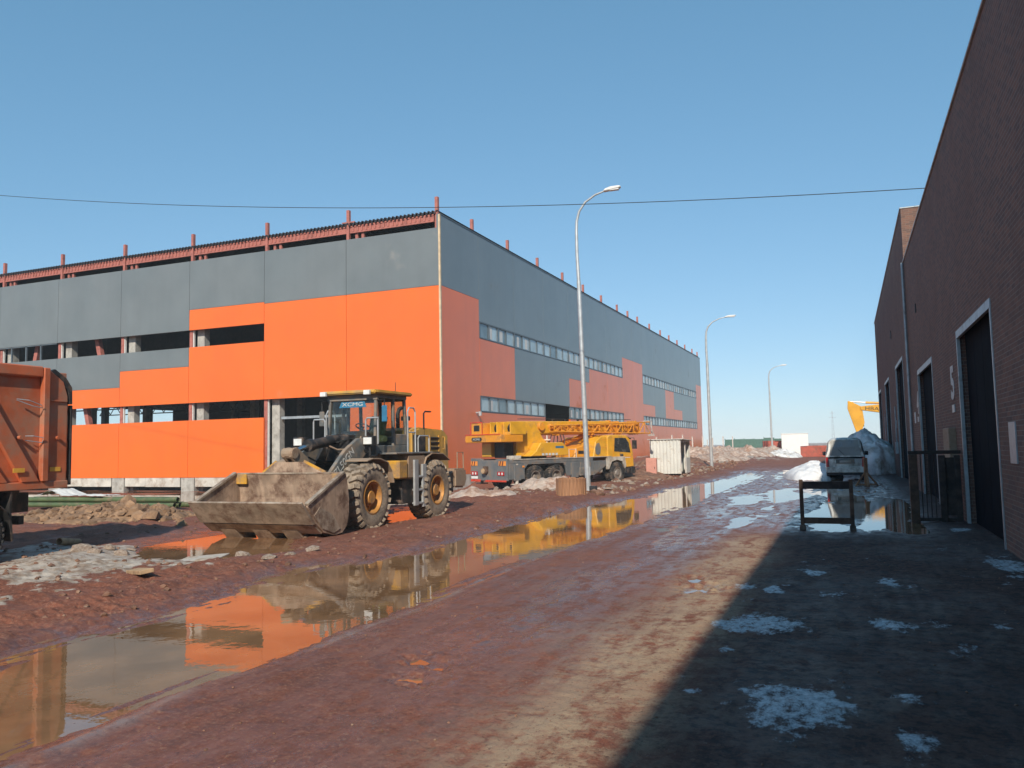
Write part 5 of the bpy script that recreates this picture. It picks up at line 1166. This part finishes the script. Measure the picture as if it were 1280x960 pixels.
m = MB(); m.box(.88,.93,.1,1.16,.0,.9); m.build('half_door', 'shed_white', shed, .006)
m = MB(); m.box(-.85,.8,-1.1,1.1,.02,.06); m.build('floor', 'interior_dark', shed)
pb = thing('pink_cabinet', 'faded pink metal cabinet standing beside the corrugated shed', 'cabinet', (-10.55, 46.35, gz(-10.55, 46.35)-.03), R(6))
m = MB(); m.box(-.3,.3,-.25,.25,0,1.12); m.build('body', 'pink_box', pb, .02)
m = MB(); m.box(-.26,.26,-.262,-.251,.08,1.04); m.build('door', 'pink_box', pb, .005)
m = MB(); m.box(.18,.21,-.28,-.263,.5,.62); m.build('handle', 'loader_black', pb)
# ------------------------------------------------------------------ steel barrier frame on the road
fr = thing('steel_barrier', 'rusty steel H-frame barrier with two rails standing on the wet road', 'barrier', (-.49, 18.68, .0), R(1))
for s in (-1, 1):
    m = MB(); m.box(s*.50-.04, s*.50+.04, -.04, .04, 0, 1.08); m.build('post', 'rust', fr, .006)
    m = MB(); m.prism([(-.24,0),(.24,0),(.24,.035),(.05,.11),(-.05,.11),(-.24,.035)], 'x', s*.50-.06, s*.50+.06); m.build('foot', 'rust', fr, .01)
m = MB(); m.box(-.46,.46,-.035,.035,.88,1.04); m.build('top_rail', 'rust_dark', fr, .006)
m = MB(); m.box(-.46,.46,-.03,.03,.14,.27); m.build('bottom_rail', 'rust', fr, .006)
# guard by gate 5
gd = thing('guard_screen', 'dark rusty steel guard screen standing between the two near gates', 'guard rail', (1.35, 20.75, gz(1.3, 20.7)-.01))
m = MB(); m.box(-.09,.09,-.09,.09,0,1.58); m.build('post', 'rust', gd, .01)
m = MB(); m.box(.52,.66,-.05,.05,0,1.55); m.build('post', 'rust_dark', gd, .01)
m = MB(); m.box(.84,.96,-.05,.05,0,1.55); m.build('post', 'rust_dark', gd, .01)
m = MB(); m.box(-.09,.98,-.055,.055,1.581,1.66); m.build('top_rail', 'rust_dark', gd, .008)
m = MB(); m.box(-.05,.95,-.03,.03,.06,.14); m.build('bottom_rail', 'rust_dark', gd, .008)
for k in range(4):
    x = .16+.09*k; m = MB(); m.cyl((x,0,.1),(x,0,1.6),.011,6); m.build('bar', 'rust_dark', gd)
m = MB(); m.box(.66,.84,-.012,.012,.2,1.5); m.build('infill_panel', 'rust_dark', gd)
# ------------------------------------------------------------------ trestle by the van
ts = thing('timber_trestle', 'brown timber prop trestle standing behind the steel barrier by the van', 'trestle', (.62, 36.5, gz(.6, 36.5)-.01), R(10))
m = MB(); m.box(-.07,.07,-.07,.07,0,1.16); m.build('post', 'wood_brown', ts, .008)
for (a, b_) in ((-.42, 0), (.45, .05), (.05, .42), (0, -.42)):
    m = MB(); m.beam((a, b_, .0), (a*.1, b_*.1, .55), .09, .06); m.build('leg', 'wood_brown', ts, .006)
m = MB(); m.box(-.4,.4,-.035,.035,.02,.10); m.build('cross_bar', 'wood_brown', ts, .006)

# ------------------------------------------------------------------ silver van seen from behind
van = thing('silver_van', 'dusty silver minivan with a large rear window parked by the snow heap', 'van', (-.17, 42.7, .0))
def vsec(y, z0, zs, zr, wb, ww, wr):
    """half sections of the body at y: bottom, belt, roof"""
    return [(-wb, y, z0), (-ww, y, z0+.22), (-ww, y, zs), (-wr-.06, y, zr-.14), (-wr+.10, y, zr-.02), (0, y, zr), (wr-.10, y, zr-.02), (wr+.06, y, zr-.14), (ww, y, zs), (ww, y, z0+.22), (wb, y, z0)]
secs = [vsec(.02, .42, 1.12, 1.18, .74, .84, .80), vsec(.0+.06, .36, 1.14, 1.6, .80, .885, .70), vsec(.20, .32, 1.15, 1.98, .82, .90, .66), vsec(.45, .30, 1.15, 2.06, .83, .91, .68), vsec(2.6, .28, 1.15, 2.08, .83, .92, .70), vsec(3.2, .28, 1.15, 1.98, .83, .92, .66), vsec(3.75, .28, 1.12, 1.45, .83, .92, .74), vsec(3.95, .28, 1.06, 1.16, .83, .91, .78), vsec(4.7, .30, .92, 1.0, .80, .86, .70), vsec(4.85, .36, .75, .82, .74, .78, .6)]
m = MB(); n = 11; vs_ = [p for s_ in secs for p in s_]
fs_ = [(i*n+k, i*n+(k+1) % n, (i+1)*n+(k+1) % n, (i+1)*n+k) for i in range(len(secs)-1) for k in range(n)] + [tuple(range(n)), tuple(range((len(secs)-1)*n, len(secs)*n))]
m.add(vs_, fs_); vb = m.build('body', 'van_silver', van, 0, True)
def vq(name, mat, quad, th=.012, parent=vb):
    q = [Vector(p) for p in quad]; nn = (q[1]-q[0]).cross(q[2]-q[0]).normalized()*th
    m = MB(); k = len(q); m.add([p+nn for p in q]+[p-nn for p in q], [tuple(range(k)), tuple(range(2*k-1, k-1, -1))]+[(i, k+i, k+(i+1) % k, (i+1) % k) for i in range(k)])
    return m.build(name, mat, parent)
vq('rear_window', 'van_glass', [(-.72,.035,1.19),(.72,.035,1.19),(.64,.075,1.60),(.60,.17,1.93),(-.60,.17,1.93),(-.64,.075,1.60)], .016)
for s in (-1, 1):
    vq('side_window', 'van_glass', [(s*.905,.45,1.2),(s*.905,2.5,1.2),(s*.77,2.5,1.88),(s*.755,.5,1.88)], .014)
    vq('front_window', 'van_glass', [(s*.915,2.6,1.2),(s*.905,3.4,1.2),(s*.77,2.95,1.85),(s*.77,2.6,1.88)], .014)
    m = MB(); m.prism([(s*.74,.60),(s*.87,.62),(s*.885,1.10),(s*.78,1.10)], 'y', -.03, .06); m.build('tail_light', 'tail_red', vb, .01)
    m = MB(); m.box(s*1.02-.09, s*1.02+.09, 3.1, 3.22, 1.15, 1.36); m.beam((s*.9,3.15,1.2),(s*.98,3.15,1.2),.04,.04); m.build('wing_mirror', 'loader_black', vb, .02)
    for yy in (.85, 3.85): wheel(van, s*.78, yy, .33, s, .33, .22, .2, 'tyre_dark', 'rim_grey', 26, .012, .05)
m = MB(); m.prism([(-.86,.36),(.86,.36),(.88,.42),(.88,.60),(.80,.64),(-.80,.64),(-.88,.60),(-.88,.42)], 'y', -.10, .06); m.build('bumper', 'van_silver', vb, .02)
m = MB(); m.box(-.42,.42,-.012,.02,.80,1.02); m.build('plate_recess', 'loader_grey', vb, .008)
m = MB(); m.box(-.26,.26,-.02,-.013,.84,.95); m.build('number_plate', 'crane_deck', vb)
m = MB(); m.box(-.84,.84,-.06,.3,.24,.36); m.build('underbody', 'loader_black', van, .01)
m = MB(); m.box(-.2,.2,.05,.07,1.50,1.515); m.beam((-.02,.0,1.2),(-.3,.05,1.5),.02,.015); m.build('rear_wiper', 'loader_black', vb)
# ------------------------------------------------------------------ excavator behind the far hall
ex = thing('excavator', 'yellow excavator reaching its arm over the snow heap past the taller brick hall', 'excavator', (7.3, 87., gz(6, 87)))
ex.scale = (1.2, 1.2, 1.2)
def xp(name, mat, fn, bevel=.02, parent=ex): 
    m = MB(); fn(m); return m.build(name, mat, parent, bevel)
for y in (-1.2, 1.2):
    xp('track', 'rust_dark', lambda m: m.prism([(-2.0,.4),(-1.7,.05),(1.7,.05),(2.0,.4),(1.7,.85),(-1.7,.85)], 'y', y-.3, y+.3), .04)
xp('undercarriage', 'loader_black', lambda m: (m.box(-1.2,1.2,-.9,.9,.4,.9), m.cyl((0,0,.9),(0,0,1.1),.7,20)))
xp('house', 'exc_yellow', lambda m: m.prism([(-1.2,1.1),(2.2,1.1),(2.4,1.5),(2.3,2.3),(-.2,2.3),(-1.2,1.9)], 'y', -1.3, 1.3), .05)
xc = xp('operator_cab', 'exc_yellow', lambda m: m.prism([(-1.9,1.1),(-.2,1.1),(-.2,3.0),(-1.5,3.0),(-1.9,2.2)], 'y', -1.3, -.35), .04)
xp('cab_window', 'van_glass', lambda m: m.prism([(-1.75,1.9),(-.35,1.9),(-.35,2.85),(-1.45,2.85)], 'y', -1.315, -1.301), 0, xc)
bo = xp('boom', 'exc_yellow', lambda m: m.prism([(-.9,1.6),(-.6,1.3),(-1.9,3.2),(-3.3,3.75),(-5.0,4.05),(-5.05,4.35),(-3.2,4.5),(-1.9,4.05)], 'y', -.22, .22), .03)
text_mesh('boom_lettering', 'HBA', .42, 'letter_dark', bo, axes((-4.15, -.228, 4.13), (1,0,-.08), (.08,0,1), (0,-1,0)), .004, (1.3, 1))
st = xp('stick', 'exc_yellow', lambda m: m.prism([(-5.95,4.85),(-5.65,4.75),(-4.95,4.35),(-4.85,3.95),(-4.75,3.0),(-5.1,2.0),(-5.35,2.0),(-5.7,3.2),(-6.0,4.2)], 'y', -.16, .16), .03)
xp('stick_ram', 'chrome', lambda m: m.cyl((-5.75,0,4.78),(-4.6,0,4.66),.05,10), 0, st)
xp('ram_barrel', 'exc_yellow', lambda m: m.cyl((-4.6,0,4.66),(-3.2,0,4.56),.09,12), 0, st)
xp('bucket_ram', 'loader_black', lambda m: m.cyl((-5.0,0,4.0),(-4.85,0,2.7),.07,10), 0, st)
xp('bucket', 'rust_dark', lambda m: m.prism([(-5.5,2.1),(-5.0,2.0),(-4.6,1.5),(-4.7,1.0),(-5.3,.8),(-5.9,1.2),(-5.8,1.4),(-5.2,1.2),(-5.0,1.6)], 'y', -.5, .5), .02)
# ------------------------------------------------------------------ far site cabin, containers, fence, posts, masts
sc_ = thing('site_cabin', 'white site cabin standing by itself at the end of the road', 'cabin', (-6.6, 115., gz(-6.6, 115)-.05), R(4))
m = MB(); m.box(-1.7,1.7,0,5.5,.1,2.9); m.build('body', 'container_white', sc_, .03)
m = MB(); m.box(-1.78,1.78,-.06,5.56,2.9,2.98); m.build('roof', 'container_white', sc_, .01)
m = MB(); [m.box(x-.06,x+.06,y-.06,y+.06,0,.1) for x in (-1.5,1.5) for y in (.3,5.2)]; m.build('skid', 'rust_dark', sc_)
m = MB(); m.box(1.701,1.72,1.6,2.5,.3,2.3); m.build('door', 'post_pale', sc_)
m = MB(); m.box(1.701,1.73,3.4,4.6,1.3,2.2); m.build('window', 'van_glass', sc_)
for k, (x, y, lx, ly, h, rz, lab) in enumerate(((-3.6, 108., 1.6, 3.2, 1.35, -4, 'low rust-red open skip standing to the side of the white cabin'), (-9.9, 119., .9, 1.5, 1.9, 20, 'small dark red container partly hidden by snow beside the white cabin'))):
    t = thing('skip_container', lab, 'container', (x, y, gz(x, y)-.03), R(rz))
    m = MB(); m.box(-lx,-lx+.06,-ly,ly,.05,h); m.box(lx-.06,lx,-ly,ly,.05,h); m.box(-lx+.06,lx-.06,-ly,-ly+.06,.05,h*.93); m.box(-lx+.06,lx-.06,ly-.06,ly,.05,h); m.box(-lx+.06,lx-.06,-ly+.06,ly-.06,.05,.12); m.build('body', 'container_red', t)
    for y_ in (-ly*.6, 0, ly*.6): m = MB(); m.box(-lx-.05,-lx+.01,y_-.06,y_+.06,.05,h*.99); m.build('rib', 'container_red', t)
    for x_ in (-lx*.5, lx*.5): m = MB(); m.box(x_-.06,x_+.06,-ly-.05,-ly+.01,.05,h*.9); m.build('rib', 'container_red', t)
gf = thing('green_fence', 'green corrugated sheet fence closing off the far end of the site', 'fence', (-19.2, 140., 0))
x = 0.
pm = None
while x < 12.9:
    if pm is None:
        prf = []; q = 0.
        while q < 1.55: prf += [(q,0),(q+.06,0),(q+.085,.04),(q+.145,.04)]; q += .17
        m = MB(); m.prism(prf+[(a, b_-.01) for a, b_ in prf[::-1]], 'z', .1, 2.2); po = m.build('sheet_panel', 'fence_green', gf); pm = po.data
    else: po = link('sheet_panel', pm, None, gf)
    zg = gz(-19.2+x, 140-x*.25); po.location = (x, -x*.25, zg-.05); po.rotation_euler = (0, 0, R(-14))
    m = MB(); m.box(-.05,.05,-.05,.05,-.3,2.3); q_ = m.build('post', 'fence_green', gf); q_.location = (x-.02, -x*.25+.12, zg)
    x += 1.62
random.seed(4)
PX = [(-19.4,88.),(-18.9,94.),(-18.6,99.),(-18.3,104.),(-18.,110.),(-17.6,116.),(-17.,122.),(-16.4,128.),(-20.2,130.),(-21.5,136.)]
m = MB(); m.box(-.07,.07,-.07,.07,-.3,2.3); m.box(-.085,.085,-.085,.085,2.3,2.34); pmesh = None
for (x, y) in PX:
    o = m.build('fence_post', 'post_pale') if pmesh is None else link('fence_post', pmesh, None)
    pmesh = o.data; o.location = (x, y, gz(x, y)); tag(o, 'bare pale fence post standing along the side of the hall', 'fence post', 'bare fence posts beside the new hall')
for k, (x, y, h, lab) in enumerate(((-8., 520., 20., 'slim far lattice mast on the horizon behind the white cabin'),)):
    t = thing('lattice_mast', lab, 'mast', (x, y, 0))
    m = MB()
    for sx in (-1, 1):
        for sy in (-1, 1): m.beam((sx*.8, sy*.8, -.5), (sx*.15, sy*.15, h), .14, .14)
    m.build('leg', 'mast', t)
    m = MB()
    for i in range(8):
        f0 = 1-.82*i/8; f1 = 1-.82*(i+1)/8; z0, z1 = h*i/8, h*(i+1)/8
        m.beam((-.8*f0,-.8*f0,z0),(.8*f1,-.8*f1,z1),.07,.07); m.beam((.8*f0,.8*f0,z0),(-.8*f1,.8*f1,z1),.07,.07)
    m.build('bracing', 'mast', t)
    m = MB(); m.box(-2.2,2.2,-.08,.08,h*.8,h*.8+.16); m.box(-1.6,1.6,-.08,.08,h*.93,h*.93+.14); m.build('cross_arm', 'mast', t)

# ------------------------------------------------------------------ loose stones, clods and planks
random.seed(33)
def rock_mesh(seed, flat=.7):
    random.seed(seed); m = MB(); blob(m, (0,0,0), 1., flat, 7, .3); return m
RM = []
for k in range(5):
    o = rock_mesh(100+k).build('tmp', 'rubble_stone'); RM.append(o.data); bpy.data.objects.remove(o)
random.seed(44)
spots = [(-13.0,11.0,.13),(-12.7,11.35,.17),(-13.3,11.6,.12),(-13.6,11.2,.2),(-13.15,12.0,.1),(-9.4,11.5,.14),(-9.1,11.75,.10),(-9.8,11.3,.12),(-9.3,11.95,.09),(-9.0,12.2,.13),(-10.0,30.4,.16),(-10.6,30.9,.2),(-9.1,30.3,.12),(-9.0,31.6,.15),(-8.6,30.7,.1),(-8.4,33.,.12),(-9.2,34.4,.15),(-10.2,35.6,.18),(-8.8,36.7,.12),(-9.7,38.2,.2),(-10.4,40.5,.16),(-9.2,42.,.15)]
for k, (x, y, r) in enumerate(spots):
    o = link('stone', RM[k % 5], None); me_r = o.data
    o.location = (x, y, gz(x, y)+r*.25); o.scale = (r, r*random.uniform(.7, 1.1), r*random.uniform(.6, .9)); o.rotation_euler = (random.uniform(-.3,.3), random.uniform(-.3,.3), random.uniform(0, 6))
    near = y < 13
    tag(o, 'pale lump of rubble lying in the mud by the puddle and truck' if near else 'grey lump of rubble lying around the street lamp and drum', 'stone', 'rubble lumps near the truck' if near else 'rubble lumps near the lamp')
def scatter(name, label, mat, n, fx, rmin, rmax, seed):
    random.seed(seed); m = MB(); P_ = []
    while len(P_) < n: P_.append(fx())
    zz = ground_fields(np.array([p[0] for p in P_]), np.array([p[1] for p in P_]))[0]
    for (x, y), z in zip(P_, zz):
        if z < .015 and z > -.2: continue
        r = rmin+(rmax-rmin)*random.random()**2.5; blob(m, (x, y, z+r*.15), r, r*random.uniform(.5, .9), 5, .4)
    o = m.build(name, mat, None, kind='stuff'); o['label'] = label; o['category'] = 'clods'; return o
scatter('mud_clods', 'small clods of mud scattered over the verge', 'clod', 1300, lambda: (random.uniform(-16,-7.8), random.uniform(6.5,26)), .010, .055, 1)
random.seed(2); m = MB(); bpy.context.view_layer.update()
for k in range(700):
    x, y = random.gauss(-19.2, 1.3), random.gauss(16.8, .8)
    hit, p, _, _ = SH.ray_cast(Vector((x, y, 5))-SH.location, Vector((0,0,-1)))
    z = (p+SH.location).z if hit else gz(x, y)
    r = .02+.13*random.random()**3; blob(m, (x, y, z+r*.1), r, r*random.uniform(.6, 1.), 6, .45)
for (x, y, r, h) in ((-18.7,16.9,.2,.30),(-18.3,16.6,.2,.2),(-17.9,16.5,.24,.24),(-17.5,16.2,.2,.18),(-17.1,16.2,.26,.2),(-16.9,16.5,.2,.16)):
    hit, p, _, _ = SH.ray_cast(Vector((x, y, 5))-SH.location, Vector((0,0,-1))); z = (p+SH.location).z if hit else gz(x, y)
    blob(m, (x, y, z+h*.3), r, h, 8, .35)
o = m.build('sand_clods', 'sand', None, kind='stuff'); o['label'] = 'clods crumbled over and around the sand heap'; o['category'] = 'clods'
scatter('far_rubble', 'small rubble and dirty snow lumps along the far verge', 'rubble_stone', 900, lambda: (random.uniform(-14,-8.3), random.uniform(29,62)), .03, .15, 3)
scatter('red_clods', 'reddish clods along the far verge', 'clod', 1100, lambda: (random.uniform(-14,-8.0), random.uniform(28,75)), .03, .20, 4)
scatter('road_grit', 'small gravel and crumbs lying on the road', 'clod', 1200, lambda: (random.uniform(-4.6,2.2), random.uniform(3.6,17)), .003, .014, 5)
for k, (x, y, L, rz, tz, lab) in enumerate(((-9.75,9.05,.62,-25,.06,'short broken plank lying in the mud beside the puddle'), (-10.2,10.75,.8,10,.03,'pale flat board lying on the dirty snow edge'))):
    m = MB(); m.box(-L/2, L/2, -.10 if k == 0 else -.22, .10 if k == 0 else .22, 0, .06 if k == 0 else .025)
    o = m.build('plank', 'wood_pale' if k == 0 else 'crane_deck', None, .006); o.location = (x, y, gz(x, y)+.02); o.rotation_euler = (R(6), R(-5), R(rz)); tag(o, lab, 'plank')
m = MB(); n = 14
m.cyl((-.3,0,0),(.3,0,0),.075,n,None,False); m.cyl((-.3,0,0),(.3,0,0),.06,n,None,False)
for e in (-.3,.3): m.add([(e, rr*math.cos(2*math.pi*i/n), rr*math.sin(2*math.pi*i/n)) for rr in (.075,.06) for i in range(n)], [(i,(i+1)%n,n+(i+1)%n,n+i) for i in range(n)])
o = m.build('pipe_offcut', 'wood_pale', None, 0, True); o.location = (-14.9, 12.0, gz(-14.9,12.0)+.07); o.rotation_euler = (0,R(-8),R(-75)); tag(o, 'short pipe offcut lying behind the tipper truck wheel', 'pipe')
bl = MB(); bl.box(-.14,.14,-.1,.1,0,.3); o = bl.build('junction_box', 'loader_black', None, .02); o.location = (-9.35, 30.75, gz(-9.35,30.75)-.02); tag(o, 'black plastic box on the ground beside the slatted wooden drum', 'box')

# ------------------------------------------------------------------ air
hz = MB(); hz.box(-950, 950, -200, 1050, -3, 21)
hm = bpy.data.materials.new('haze_air'); hm.use_nodes = True; nt = hm.node_tree; nt.nodes.clear()
out = nt.nodes.new('ShaderNodeOutputMaterial'); pv = nt.nodes.new('ShaderNodeVolumePrincipled')
pv.inputs['Color'].default_value = (.78, .89, 1., 1); pv.inputs['Density'].default_value = .0006; pv.inputs['Anisotropy'].default_value = -.3
nt.links.new(pv.outputs[0], out.inputs['Volume']); M['haze_air'] = hm
hz.build('haze', 'haze_air', None, kind='stuff')
